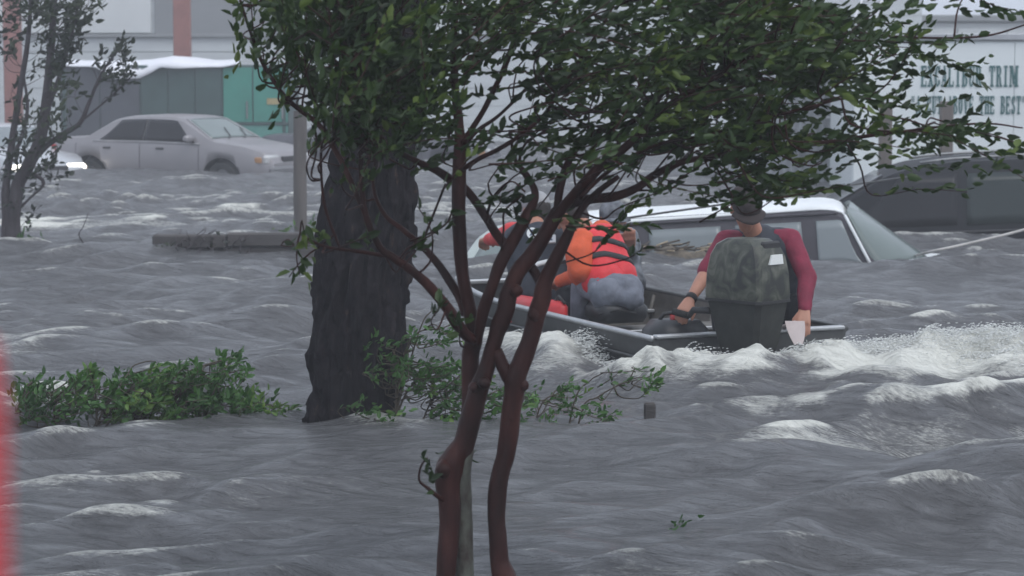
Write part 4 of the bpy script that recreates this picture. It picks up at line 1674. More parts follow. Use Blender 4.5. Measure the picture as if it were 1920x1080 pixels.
# --- kneeling forward in the bow: red jacket, navy vest with white marks
P1 = person('person in a red jacket and navy vest with white stripes reaching out over the bow', dict(
    head=at(1004, 398, 16.62), neck=at(1006, 420, 16.52), pelvis=at(1032, 552, 16.25), shL=at(962, 436, 16.52), shR=at(1052, 446, 16.36),
    elL=at(934, 446, 16.80), elR=at(1074, 512, 16.42), wrL=at(916, 450, 17.0), wrR=at(1040, 520, 16.62),
    hipL=at(1000, 556, 16.28), hipR=at(1062, 556, 16.2), knL=at(986, 560, 16.62), knR=at(1072, 552, 16.0), anL=at(1010, 592, 16.4), anR=at(1078, 604, 16.05)),
    (-.55, .8, -.1), (-.05, .1, 1), sleeve=(.99, .99), shirt=redsl, vest=navy, pants=navy_p, hat=(mat('pale_cap', (.30, .30, .31), .7), mat('white_cap', (.72, .72, .72), .6)),
    curl=((0, .3, -1), (0, .4, -1)), vest_bands=(white_k, (.52,), .016), vscale=1.15, bulk=1.1)
# round emblem and name patch on the back of the navy vest
for o_ in P1.children:
    if o_.name.startswith('life_vest'):
        vv = o_
for px, py, wd_, hg_, rnd_ in ((998, 438, .036, .040, True), (1033, 449, .034, .030, False)):
    d = Vector(ray(px, py)).normalized()
    ok, loc, nor, _ = vv.ray_cast(Vector((0, 0, CAM_H)), d)
    if not ok:
        loc, nor = Vector(at(px, py, 16.3)), Vector((0, -1, 0))
    z_ax = nor.normalized()
    x_ax = Vector((1, 0, 0)) - z_ax * z_ax.x
    x_ax.normalize()
    y_ax = z_ax.cross(x_ax)
    mb = MB()
    N = 20
    ring = []
    for k in range(N):
        a = 2 * math.pi * k / N
        cx_, cy2 = (math.cos(a), math.sin(a)) if rnd_ else (max(-1, min(1, 1.4 * math.cos(a))), max(-1, min(1, 1.4 * math.sin(a))))
        ring.append(np.array(loc + x_ax * cx_ * wd_ + y_ax * cy2 * hg_ + z_ax * .014))
    V = ring + [q - np.array(z_ax) * .03 for q in ring]
    Fs = [tuple(range(N)), tuple(range(2 * N - 1, N - 1, -1))] + [(k, N + k, N + (k + 1) % N, (k + 1) % N) for k in range(N)]
    pt = mk('emblem' if rnd_ else 'name_patch', V, Fs, white_k, vv, False)
    # darker device on it
    V2 = [np.array(loc + x_ax * a_ * wd_ + y_ax * b_ * hg_ + z_ax * .017) for a_, b_ in ((-.45, -.5), (.45, -.5), (.15, .1), (.4, .55), (-.35, .5), (-.1, 0))]
    V2 = V2 + [q - np.array(z_ax) * .006 for q in V2]
    mk('device', V2, [(0, 1, 2, 3, 4, 5), (11, 10, 9, 8, 7, 6)] + [(k, 6 + k, 6 + (k + 1) % 6, (k + 1) % 6) for k in range(6)], mat('blue_print', (.06, .10, .16), .5), pt, False)

# --- orange life vest, seated on the middle seat, doubled forward
P2 = person('person in a red and orange life vest and grey blue shorts bent forward', dict(
    head=at(1072, 408, 16.12), neck=at(1096, 424, 16.02), pelvis=at(1150, 556, 15.66), shL=at(1092, 452, 15.84), shR=at(1128, 436, 16.06),
    elL=at(1090, 512, 15.74), elR=at(1110, 500, 16.2), wrL=at(1048, 528, 15.92), wrR=at(1070, 516, 16.2),
    hipL=at(1140, 552, 15.56), hipR=at(1172, 548, 15.72), knL=at(1092, 528, 15.80), knR=at(1112, 530, 15.98), anL=at(1086, 600, 15.82), anR=at(1120, 600, 15.95)),
    (-.86, .35, -.45), (-.4, .1, .9), sleeve=(.97, .97), shirt=orange, vest=redv, pants=greyc, hair=True,
    vest_bands=(black_w, (.16, .46), .020), vscale=1.0, bulk=1.0, vlen=.52, loose=.030,  curl=((-.5, .5, -.7), (-.5, .5, -.7)))
# loose grey-blue jacket hem over the hips
jk = [(at(1122, 530, 15.60), .080, at(1176, 540, 15.56), .095), (at(1122, 546, 15.54), .062, at(1182, 556, 15.52), .080), (at(1134, 526, 15.76), .08, at(1180, 540, 15.72), .10),
      (at(1126, 556, 15.58), .05, at(1188, 562, 15.58), .065), (at(1150, 545, 15.60), .11, at(1170, 548, 15.60), .115)]
remeshed('sleeve', [(at(1092, 452, 15.74), .080, at(1086, 478, 15.66), .095), (at(1086, 478, 15.66), .095, at(1090, 506, 15.62), .085)], .010, orange, P2, 5, .014, 12)
o = remeshed('shorts', jk, .010, greyc, P2, 4, .024, 11)
o['label'] = 'loose grey blue shorts with soft folds'

sc_ = thing('seat_cushion', 'black padded seat cushion under the person in grey blue shorts', 'cushion', bw(1.30, .05, .13))
q = at(1156, 584, 15.62)
fixn(MB().box(q, (.30, .34, .13), Rb, .035).build('pad', mat('black_plastic', (.02, .021, .024), .45), sc_), 60)
MB().tube([q + np.array([-.12, -.17, .0]), q + np.array([0, -.19, .03]), q + np.array([.12, -.13, .0])], .008, 6).build('strap', black_w, sc_, True)

# --- grey camouflage jacket behind
P3 = person('person in a grey camouflage jacket crouched behind the orange life vest', dict(
    head=at(1150, 414, 16.95), neck=at(1150, 432, 16.9), pelvis=at(1160, 530, 16.8), shL=at(1124, 440, 16.86), shR=at(1178, 444, 16.94),
    elL=at(1118, 490, 16.9), elR=at(1186, 490, 16.84), wrL=at(1110, 528, 17.0), wrR=at(1182, 460, 16.68),
    hipL=at(1142, 532, 16.8), hipR=at(1176, 532, 16.84), knL=at(1120, 520, 17.08), knR=at(1160, 520, 17.14), anL=at(1124, 584, 17.06), anR=at(1160, 584, 17.1)),
    (.3, -.9, -.2), (0, 0, 1), sleeve=(.98, .98), shirt=camoc, pants=navy_p, bulk=1.06, hat=(camoc, camoc), curl=((0, 0, -1), (0, -.3, 1)))
# ================================================================== VEGETATION
leaf_dark = leaf_mat('crape_myrtle_leaf', (.012, .026, .006), (.034, .070, .012), (.11, .16, .028))
leaf_mid = leaf_mat('shrub_leaf', (.030, .085, .018), (.065, .165, .032), (.15, .25, .05))
leaf_far = leaf_mat('thin_tree_leaf', (.016, .024, .014), (.030, .044, .022), (.05, .07, .03))


def wind_at(px, py):
    """how the gale bends the sprays here: image right and up, as world x, y, z"""
    if px < 880:
        u = np.clip((880 - px) / 350, 0, 1)
        return np.array([.75 - .95 * u, -.1, .30 + .35 * u])
    u = np.clip((px - 900) / 600, 0, 1)
    return np.array([.9, -.05, .42 - .30 * u])


def foliage(parent, ells, Y, dY, L, cover, m, wind=wind_at, rng=None, skel=None, twig_m=None, spray_len=.16, per=9, jit=.55, name='crown', twig_p=.6):
    rng = rng or np.random.default_rng(1)
    pos, dirs, tw = [], [], MB()
    for cx, cy_, rx, ry, k in ells:
        ppm = F_PX / Y
        la = (L * ppm) * (L * .48 * ppm) * .62
        n_sp = max(2, int(k * cover * math.pi * rx * ry / la / per))
        for _ in range(n_sp):
            r, a = math.sqrt(rng.random()), rng.random() * 6.2832
            if r > .8:
                r *= rng.uniform(.8, 1.18)
            px, py = cx + rx * r * math.cos(a), cy_ + ry * r * math.sin(a)
            c = at(px, py, Y + rng.normal() * dY)
            w = unit(wind(px, py) + rng.normal(size=3) * .33)
            ln = spray_len * rng.uniform(.6, 1.3)
            bend = rng.normal(size=3) * .25
            s0, s1 = c - w * ln * .6, c + w * ln * .5
            prev = None
            path = []
            for j in range(5):
                u = j / 4
                path.append(s0 + (s1 - s0) * u + bend * ln * u * u * .5)
            if twig_m is not None and rng.random() < twig_p:
                if skel is not None:
                    d2 = np.linalg.norm((skel - s0) * (1, .8, 1) + w * .1, axis=1)
                    q = skel[int(np.argmin(d2))]
                    if .02 < np.linalg.norm(q - s0) < .34:
                        mid = (q + s0) / 2 + rng.normal(size=3) * .02 - w * .03
                        R_ = resample([q, mid, s0, path[2], path[4]], .03)
                        tw.tube(R_, np.linspace(.0040, .0015, len(R_)), 4)
                    else:
                        tw.tube(path, np.linspace(.003, .0015, 5), 4)
                else:
                    tw.tube(path, np.linspace(.003, .0015, 5), 4)
            nl = max(3, int(per * rng.uniform(.6, 1.4)))
            for j in range(nl):
                u = (j + .5) / nl
                pth = s0 + (s1 - s0) * u + bend * ln * u * u * .5
                pos.append(pth + rng.normal(size=3) * L * .16)
                dirs.append(w + rng.normal(size=3) * jit)
    pos, dirs = np.array(pos), np.array(dirs)
    n_ = len(pos)
    Ls = L * rng.uniform(.65, 1.3, n_)
    V, Fs, rnd = leaves(pos, dirs, Ls, Ls * rng.uniform(.40, .58, n_), rng=rng)
    cl = fbm(pos[:, 0] * 60 / Y, pos[:, 1] * 30 / Y, pos[:, 2] * 60 / Y, 2)
    rnd = np.clip(.55 * rnd + 1.5 * (np.repeat(cl, 6) - .5) + .25, 0, 1)
    o = mk(name, V, Fs, m, parent, attr={'rnd': rnd})
    o['kind'] = 'stuff'
    if tw.v:
        o2 = tw.build('twigs', twig_m, parent, True)
        o2['kind'] = 'stuff'
    return n_


# ---------------- the crape myrtle in front
myr, nt, p = nodes_of('crape_myrtle_bark')
n, l = nt.nodes, nt.links
tc = n.new('ShaderNodeTexCoord'); mp = n.new('ShaderNodeMapping')
mp.inputs['Scale'].default_value = (1, 1, .28)
nz = n.new('ShaderNodeTexNoise'); nz.inputs['Scale'].default_value = 14; nz.inputs['Detail'].default_value = 6
cr_ = n.new('ShaderNodeValToRGB')
cr_.color_ramp.elements[0].color = (.014, .006, .005, 1); cr_.color_ramp.elements[0].position = .3
cr_.color_ramp.elements[1].color = (.080, .028, .022, 1); cr_.color_ramp.elements[1].position = .78
e_ = cr_.color_ramp.elements.new(.55); e_.color = (.038, .011, .009, 1)
l.new(tc.outputs['Object'], mp.inputs[0]); l.new(mp.outputs[0], nz.inputs['Vector']); l.new(nz.outputs['Fac'], cr_.inputs[0]); l.new(cr_.outputs[0], p.inputs['Base Color'])
p.inputs['Roughness'].default_value = .5
p.inputs['Specular IOR Level'].default_value = .18
nb = n.new('ShaderNodeTexNoise'); nb.inputs['Scale'].default_value = 45; nb.inputs['Detail'].default_value = 5
bp = n.new('ShaderNodeBump'); bp.inputs['Strength'].default_value = .5; bp.inputs['Distance'].default_value = .01
l.new(mp.outputs[0], nb.inputs['Vector']); l.new(nb.outputs['Fac'], bp.inputs['Height']); l.new(bp.outputs[0], p.inputs['Normal'])
lich = mat('lichen_bark', (.13, .14, .115), .85, col2=(.040, .028, .024), scale=22, bump=.5, stretch=(1, 1, .5))

MY = 7.9
mt = thing('crape_myrtle_tree', 'reddish multi stemmed tree bent by the gale before the boat', 'tree', (*at(880, 1180, MY)[:2], bed(MY)))
SK = []


def limb(nm, pts, m=myr, wob=.10, step=.02, sides=12, knots=0):
    P = [np.append(at(q[0], q[1], MY + (q[3] if len(q) > 3 else 0)), q[2] / 2 / (F_PX / (MY + (q[3] if len(q) > 3 else 0)))) for q in pts]
    R = resample(P, step)
    xyz, r = R[:, :3], np.maximum(R[:, 3], .0018)
    sd_ = (pts[0][0] * .37 + pts[0][1] * .11) % 50
    r = r * (1 + .10 * (vnoise(np.arange(len(r)) * .16, sd_) - .5) * 2)
    xyz = xyz + (np.stack([vnoise(np.arange(len(r)) * .12, sd_ + 3), vnoise(np.arange(len(r)) * .12, sd_ + 7), vnoise(np.arange(len(r)) * .12, sd_ + 9)], 1) - .5) * r[:, None] * .55
    SK.append(xyz)
    V, Fs = tube(xyz, r, sides, wob, sd_)
    return mk(nm, V, Fs, m, mt)


def root(px, py, w, dy=0):
    """continue a stem down to the drowned ground"""
    return [(px, 1700, w * 1.25, dy), (px, 1400, w * 1.15, dy), (px, 1200, w * 1.1, dy)]


limb('trunk', root(838, 0, 42) + [(838, 1080, 40), (842, 980, 42), (846, 915, 52), (850, 884, 60), (860, 850, 48), (874, 828, 42), (884, 790, 38), (893, 755, 39), (901, 719, 40), (912, 685, 33), (923, 655, 31), (936, 618, 32), (949, 584, 32), (958, 545, 31), (972, 510, 30), (994, 480, 29), (1014, 450, 28), (1028, 425, 27), (1044, 396, 26)])
limb('trunk', root(872, 0, 40, .05) + [(872, 1080, 37, .05), (871, 1000, 36, .05), (868, 930, 36, .04), (866, 880, 38, .02), (872, 840, 34, .02)], lich)
limb('trunk', [(872, 840, 26, .04), (878, 790, 30, .05), (882, 730, 32, .06), (886, 670, 36, .06), (889, 632, 37, .05), (880, 580, 28, .05), (870, 520, 25, .05), (866, 470, 24, .05), (863, 400, 25, .05), (862, 340, 27, .05), (861, 290, 24, .05), (858, 230, 20, .08), (852, 150, 16, .1), (850, 60, 13, .12), (872, -40, 10, .12), (900, -160, 7, .1)])
limb('limb', [(889, 640, 20, .03), (872, 630, 23, .0), (852, 602, 23, -.03), (836, 576, 22, -.05), (804, 537, 20, -.08), (771, 508, 17, -.1), (732, 481, 15, -.12), (713, 466, 13, -.13), (689, 416, 12, -.14), (679, 359, 11, -.14), (678, 272, 10, -.15), (690, 200, 9, -.15), (676, 110, 8, -.1), (640, 20, 6, -.05), (610, -90, 5, 0)])
limb('limb', [(870, 590, 15, .07), (858, 552, 17, .1), (824, 498, 16, .14), (790, 460, 13, .18), (756, 431, 11, .2), (718, 397, 8, .22), (700, 340, 7, .24), (716, 250, 6, .24), (740, 150, 5, .2), (760, 40, 4, .2)])
limb('limb', [(947, 458, 18, .02), (928, 432, 18, .06), (910, 402, 18, .10), (892, 376, 17, .12), (870, 352, 17, .12), (846, 338, 17, .11), (819, 320, 15, .1), (780, 301, 12, .1), (727, 272, 9, .12), (700, 230, 8, .15), (672, 160, 6, .2), (660, 60, 5, .2)])
limb('limb', [(893, 648, 16, .03), (903, 600, 22, .0), (920, 548, 23, -.02), (939, 498, 24, -.02), (954, 466, 24, -.01), (968, 441, 23, 0), (984, 412, 21, 0), (997, 388, 19, .02), (1004, 362, 15, .04), (990, 330, 11, .06), (966, 300, 8, .08), (958, 262, 6, .1)])
limb('trunk', [(985, 1700, 62), (975, 1400, 60), (962, 1150, 52), (948, 1085, 44), (936, 1050, 37), (931, 1005, 35), (931, 950, 36), (937, 890, 36), (945, 845, 36), (952, 805, 36), (958, 765, 37), (964, 732, 40), (968, 705, 42), (980, 678, 37), (992, 645, 35), (1000, 610, 34), (1008, 582, 36), (1015, 560, 34), (1019, 535, 29), (1030, 508, 26), (1045, 478, 24), (1060, 448, 21), (1072, 425, 18), (1086, 398, 15), (1120, 360, 12), (1160, 330, 9)])
limb('limb', [(964, 722, 26), (950, 700, 26), (936, 676, 25), (928, 655, 22)])
limb('limb', [(1018, 548, 22, .01), (1008, 520, 20, .02), (996, 500, 18, .02), (984, 492, 15, .01)])
limb('limb', [(1036, 412, 22), (1058, 385, 21, -.02), (1082, 357, 20, -.05), (1129, 310, 19, -.1), (1176, 275, 17, -.12), (1204, 244, 15, -.14), (1232, 212, 13, -.15), (1330, 150, 11, -.15), (1450, 95, 8, -.1), (1580, 62, 6, -.05), (1700, 70, 5, 0), (1840, 68, 4, 0), (1930, 44, 3, 0)])
limb('limb', [(1030, 420, 22, .02), (1050, 388, 21, .04), (1097, 374, 19, .05), (1160, 366, 17, .05), (1201, 348, 15, .05), (1226, 329, 14, .05), (1286, 302, 12, .05), (1400, 284, 10, .05), (1540, 268, 8, .05), (1690, 246, 6, .05), (1840, 232, 4, .05), (1918, 240, 3, .05)])
limb('limb', [(1044, 398, 16, .04), (1052, 350, 15, .06), (1070, 300, 14, .08), (1098, 264, 14, .1), (1144, 240, 13, .1), (1190, 226, 12, .1), (1250, 170, 10, .12), (1330, 90, 8, .15), (1420, 10, 6, .18), (1520, -80, 4, .2)])
limb('limb', [(1086, 372, 9, -.06), (1129, 332, 8, -.1), (1176, 299, 8, -.14), (1240, 270, 7, -.16), (1340, 250, 6, -.2), (1460, 215, 5, -.2), (1600, 180, 4, -.2)])
limb('limb', [(866, 318, 9, .0), (900, 296, 9, -.02), (929, 282, 9, -.03), (973, 255, 8, -.05), (1021, 214, 7, -.06), (1075, 130, 6, -.06), (1140, 30, 5, -.06), (1180, -60, 4, 0)])
limb('limb', [(864, 278, 9, .1), (896, 244, 8, .12), (937, 215, 7, .14), (1000, 152, 6, .16), (1050, 90, 5, .2)])
limb('limb', [(868, 268, 12, .04), (900, 218, 11, .04), (922, 178, 11, .04), (955, 104, 10, .04), (975, 20, 8, .04), (990, -80, 6, .04)])
limb('limb', [(686, 410, 9, -.14), (655, 335, 11, -.1), (629, 284, 11, -.06), (598, 236, 10, -.05), (553, 200, 9, -.04), (527, 173, 8, -.04), (491, 116, 7, -.04), (469, 58, 6, -.04), (450, 0, 5, -.04)])
limb('twig', [(640, 470, 5, -.1), (613, 400, 6, -.1), (604, 347, 5, -.1), (602, 284, 5, -.1), (610, 240, 4, -.1)])
limb('twig', [(732, 481, 8, -.12), (690, 474, 8, -.12), (650, 468, 7, -.12), (610, 462, 6, -.12), (578, 448, 5, -.12), (562, 440, 4, -.12), (556, 480, 3, -.12), (562, 515, 2, -.12)])
limb('twig', [(990, 340, 7, .06), (975, 310, 6, .1), (985, 270, 5, .12), (1030, 240, 4, .15)])
limb('twig', [(912, 408, 6, .1), (925, 370, 5, .05), (958, 340, 4, .0), (985, 360, 4, -.02)])
limb('twig', [(790, 460, 6, .18), (806, 420, 5, .18), (822, 380, 5, .18), (836, 345, 5, .18)])
limb('twig', [(770, 452, 5, .18), (800, 440, 4, .16), (836, 420, 4, .12), (850, 390, 3, .1)])
limb('twig', [(940, 470, 4, -.03), (944, 430, 4, -.05), (946, 395, 4, -.05), (980, 366, 3, -.05)])
limb('twig', [(838, 940, 9, -.01), (820, 930, 9, -.03), (802, 915, 7, -.05), (786, 900, 5, -.06), (790, 872, 4, -.07), (802, 858, 3, -.08)], knots=1)
# pruning knuckles on the stems
for px, py, r_, dy in ((832, 880, 19, -.02), (1004, 590, 15, -.01), (982, 722, 11, -.02), (908, 718, 12, -.03), (968, 545, 12, -.02), (958, 782, 11, -.02), (888, 726, 10, -.03)):
    c = at(px, py, MY + dy)
    r_ = r_ / (F_PX / MY)
    V, Fs = tube([c + (0, 0, -r_), c + (0, 0, -r_ * .6), c, c + (0, 0, r_ * .6), c + (0, 0, r_)], [r_ * .3, r_ * .8, r_, r_ * .75, r_ * .25], 12, .25, px)
    mk('knuckle', V, Fs, myr, mt)
SKEL = np.vstack(SK)

crown = [(870, 10, 80, 40, 0.9), (1000, 10, 120, 40, 0.9), (1240, 20, 110, 45, 0.9), (1450, 20, 150, 50, 1.2), (1600, 40, 90, 40, 0.9), (600, 20, 130, 60, 1.0), (1160, 60, 40, 30, 0.5), (820, 120, 40, 60, 0.6), (950, 90, 60, 40, 0.6), (1340, 250, 90, 50, 0.72), (560, 40, 110, 70, 1.0), (640, 110, 120, 110, 1.3), (720, 180, 110, 95, 1.6), (760, 60, 110, 80, 1.3), (800, 235, 60, 45, 1.1), (600, 190, 50, 42, 0.7), (660, 240, 55, 42, 1.3), (525, 110, 36, 40, 0.5),
         (700, -80, 250, 80, 1.0), (850, 150, 50, 60, 0.6), (900, 50, 70, 50, 0.8), (980, 36, 90, 52, 1.0), (1060, 75, 60, 60, 1.0), (1045, 175, 36, 55, 0.8), (850, 270, 50, 36, 0.7), (1000, 300, 42, 46, 0.43),
         (1062, 265, 70, 70, 0.86), (1100, 165, 80, 66, 1.2), (1180, 150, 90, 62, 1.2), (1200, 245, 90, 62, 0.86), (1280, 80, 100, 66, 1.2), (1300, 190, 110, 72, 1.4), (1400, 60, 110, 70, 1.3), (1410, 160, 110, 66, 1.4),
         (1420, 255, 110, 52, 0.94), (1300, 300, 80, 30, 0.58), (1400, 340, 70, 42, 0.94), (1445, 330, 50, 48, 0.94), (1530, 60, 90, 56, 1.1), (1540, 145, 90, 52, 1.1), (1620, 100, 80, 44, 0.9), (1700, 90, 64, 28, 0.7),
         (1760, 95, 30, 18, 0.7), (1795, 130, 22, 12, 0.7), (1600, 195, 66, 26, 0.7), (1712, 205, 46, 24, 0.7), (1520, 268, 90, 26, 0.79), (1640, 258, 90, 20, 0.86), (1760, 248, 90, 17, 0.79), (1866, 238, 56, 16, 0.65),
         (1732, 312, 34, 38, 0.72), (1600, 288, 44, 20, 0.43), (1900, 296, 12, 20, 0.58), (1858, 24, 34, 26, 0.7), (1230, 368, 44, 20, 0.36), (1515, 372, 36, 11, 0.43), (1200, -80, 360, 70, 1.0), (1690, 178, 30, 16, 0.6),
         (1480, 330, 30, 40, 0.58), (1130, 330, 40, 26, 0.43), (940, 372, 22, 14, 0.5), (1160, 420, 18, 24, 0.36), (1060, 395, 30, 16, 0.58), (700, 300, 60, 30, 0.6), (1740, 260, 70, 26, 0.36)]
foliage(mt, crown, MY, .30, .040, 3.0, leaf_dark, rng=np.random.default_rng(4), skel=SKEL, twig_m=myr, per=14, twig_p=.35, spray_len=.25, jit=.36)
sprigs = [(560, 455, 22, 34, .8), (566, 500, 12, 18, .8), (580, 432, 16, 8, .5), (800, 885, 12, 26, .35), (842, 865, 20, 16, .5), (826, 578, 10, 10, .6), (820, 420, 22, 30, .35), (935, 340, 40, 30, .25), (950, 392, 16, 14, .5), (786, 470, 16, 14, .4), (676, 442, 26, 14, .3), (1200, 470, 8, 6, .5), (860, 600, 8, 8, .4)]
foliage(mt, sprigs, MY - .08, .05, .042, 1.6, leaf_dark, wind=lambda a, b: np.array([.25, -.1, -.35 if b > 430 and a < 620 else .5]), rng=np.random.default_rng(8), skel=SKEL, twig_m=myr, per=6, spray_len=.10, name='sprigs')

# ---------------- the big dark trunk
BTY = 12.4
bb = ground(664, 797)
bark, nt, p = nodes_of('dark_furrowed_bark')
n, l = nt.nodes, nt.links
tc = n.new('ShaderNodeTexCoord'); mp = n.new('ShaderNodeMapping'); mp.inputs['Scale'].default_value = (1, 1, .35)
nz = n.new('ShaderNodeTexNoise'); nz.inputs['Scale'].default_value = 16; nz.inputs['Detail'].default_value = 7; nz.inputs['Roughness'].default_value = .7
cr_ = n.new('ShaderNodeValToRGB')
cr_.color_ramp.elements[0].color = (.008, .007, .009, 1); cr_.color_ramp.elements[0].position = .35
cr_.color_ramp.elements[1].color = (.120, .075, .055, 1); cr_.color_ramp.elements[1].position = .76
e_ = cr_.color_ramp.elements.new(.62); e_.color = (.020, .016, .019, 1)
l.new(tc.outputs['Object'], mp.inputs[0]); l.new(mp.outputs[0], nz.inputs['Vector']); l.new(nz.outputs['Fac'], cr_.inputs[0]); l.new(cr_.outputs[0], p.inputs['Base Color'])
p.inputs['Roughness'].default_value = .85
p.inputs['Specular IOR Level'].default_value = .15
nb = n.new('ShaderNodeTexNoise'); nb.inputs['Scale'].default_value = 60; nb.inputs['Detail'].default_value = 6
bp = n.new('ShaderNodeBump'); bp.inputs['Strength'].default_value = .7; bp.inputs['Distance'].default_value = .015
l.new(mp.outputs[0], nb.inputs['Vector']); l.new(nb.outputs['Fac'], bp.inputs['Height']); l.new(bp.outputs[0], p.inputs['Normal'])
bt_ = thing('big_tree', 'thick dark tree trunk with furrowed bark rising from the water', 'tree', (bb[0], bb[1], bed(12)))
NA, NZ = 150, 360
cxs = [(1250, 655, 205), (900, 664, 176), (797, 665, 162), (700, 668, 166), (600, 672, 172), (480, 685, 168), (380, 698, 160), (300, 703, 152), (150, 714, 148), (0, 722, 146), (-300, 735, 140), (-700, 760, 120)]
V = []
ang = np.linspace(0, 2 * math.pi, NA, endpoint=False)
pys = np.linspace(1250, -700, NZ)
for py in pys:
    px = np.interp(-py, [-c[0] for c in cxs], [c[1] for c in cxs])
    wd_ = np.interp(-py, [-c[0] for c in cxs], [c[2] for c in cxs])
    c = at(px, py, BTY)
    r0 = wd_ / 2 / (F_PX / BTY)
    zz = c[2]
    ca, sa = np.cos(ang), np.sin(ang)
    warp = fbm(ca * 2 + 5, sa * 2, zz * 2.0, 3) * 1.6
    fur = fbm(ca * 5.2 + warp, sa * 5.2 + warp, zz * 2.6, 3)
    plate_ = fbm(ca * 8 + 9, sa * 8, zz * 9.0, 2)
    r = r0 * (1 + .10 * (fbm(ca * 1.2, sa * 1.2, zz * 1.1, 2) - .5)) + 0.060 * (np.abs(fur - .5) * 3.2 - .35) + .022 * (sstep(.45, .55, plate_) - .5)
    V.append(np.stack([c[0] + r * ca, BTY + r * sa, np.full(NA, zz)], 1))
V = np.vstack(V)
Fs = np.array([(i * NA + k, i * NA + (k + 1) % NA, (i + 1) * NA + (k + 1) % NA, (i + 1) * NA + k) for i in range(NZ - 1) for k in range(NA)])
mk('trunk', V, Fs, bark, bt_)
foliage(bt_, [(600, -230, 380, 90, 1.0), (800, -260, 300, 80, 1)], BTY, .8, .07, 1.3, leaf_dark, rng=np.random.default_rng(31), per=10)
for k, (dx_, dz_) in enumerate(((-.9, .55), (.8, .6), (-.35, .8))):
    c0 = at(735, -330 - 60 * k, BTY)
    V_, F_ = tube(resample([c0, c0 + (dx_ * .5, .1, dz_ * .35), c0 + (dx_, .2, dz_)], .06), np.linspace(.09, .03, len(resample([c0, c0 + (dx_ * .5, .1, dz_ * .35), c0 + (dx_, .2, dz_)], .06))), 12, .15, k)
    mk('limb', V_, F_, bark, bt_)

# ---------------- thin tree at the left
LY = ground(30, 466)[1]
lt = thing('thin_tree', 'thin dark stemmed tree with sparse leaves before the headlit car', 'tree', (*ground(30, 466)[:2], bed(LY)))
lbark = mat('thin_tree_bark', (.055, .045, .05), .8, var=.35, scale=20, stretch=(1, 1, .3), bump=.4)
SK = []
MY_keep, MY = MY, LY
mt_keep, mt = mt, lt
limb('trunk', [(22, 640, 34), (24, 470, 30), (26, 400, 27), (34, 345, 26), (52, 310, 25), (72, 270, 23), (84, 210, 20), (92, 140, 16), (98, 60, 13), (104, -40, 10), (110, -160, 7)], lbark, step=.04)
limb('trunk', [(14, 640, 20), (12, 470, 18), (10, 380, 16), (18, 300, 14), (30, 220, 12), (44, 130, 10), (56, 40, 8), (60, -80, 6)], lbark, step=.04)
limb('limb', [(60, 298, 14), (90, 270, 12), (120, 250, 11), (150, 232, 9), (166, 195, 7), (178, 165, 6), (196, 130, 5), (222, 92, 4)], lbark, step=.04)
limb('limb', [(44, 322, 10), (70, 330, 8), (82, 345, 6), (60, 368, 5), (38, 390, 5)], lbark, step=.04)
limb('limb', [(84, 215, 10), (106, 160, 9), (124, 100, 8), (138, 50, 6), (150, -10, 5)], lbark, step=.04)
limb('limb', [(18, 300, 8), (40, 260, 7), (52, 200, 6), (44, 140, 5)], lbark, step=.04)
limb('twig', [(158, 222, 5), (190, 196, 4), (222, 168, 4), (250, 140, 3)], lbark, step=.04)
LSK = np.vstack(SK)
MY, mt = MY_keep, mt_keep
lw = lambda a, b: np.array([.55, 0, .6])
foliage(lt, [(62, 20, 60, 34, .7), (118, 60, 42, 56, .9), (152, 25, 34, 30, .8), (104, 110, 26, 30, .9), (22, 92, 26, 34, .35), (120, 140, 20, 26, .5), (226, 96, 18, 18, 1.1), (206, 132, 16, 18, 1), (240, 142, 16, 16, 1.0), (132, 175, 22, 22, .5), (186, 108, 5, 5, 1), (222, 172, 10, 8, .7),
             (70, 190, 60, 70, .25), (60, 270, 60, 50, .28), (105, 230, 40, 30, .3), (40, 360, 34, 40, .22), (90, 320, 36, 24, .3), (30, 300, 26, 40, .3), (80, -70, 90, 60, .6), (66, 400, 16, 14, .25)],
        LY, .25, .075, 3.2, leaf_far, wind=lw, rng=np.random.default_rng(9), skel=LSK, twig_m=lbark, per=6, spray_len=.2)

# ---------------- green shrub awash at the left
stem_m = mat('shrub_stem', (.07, .055, .04), .8)


def stems(parent, paths, Y, r0, m=stem_m):
    pts = []
    for pth in paths:
        P = [at(a_, b_, Y + (pth[0][2] if len(pth[0]) > 2 else 0)) for a_, b_, *_ in pth]
        P[0] = P[0] * (1, 1, 0) + (0, 0, -.45)
        R_ = resample(P, .03)
        V_, F_ = tube(R_, np.linspace(r0, r0 * .35, len(R_)), 7, .1, pth[0][0])
        mk('stem', V_, F_, m, parent)
        pts.append(R_)
    return np.vstack(pts)


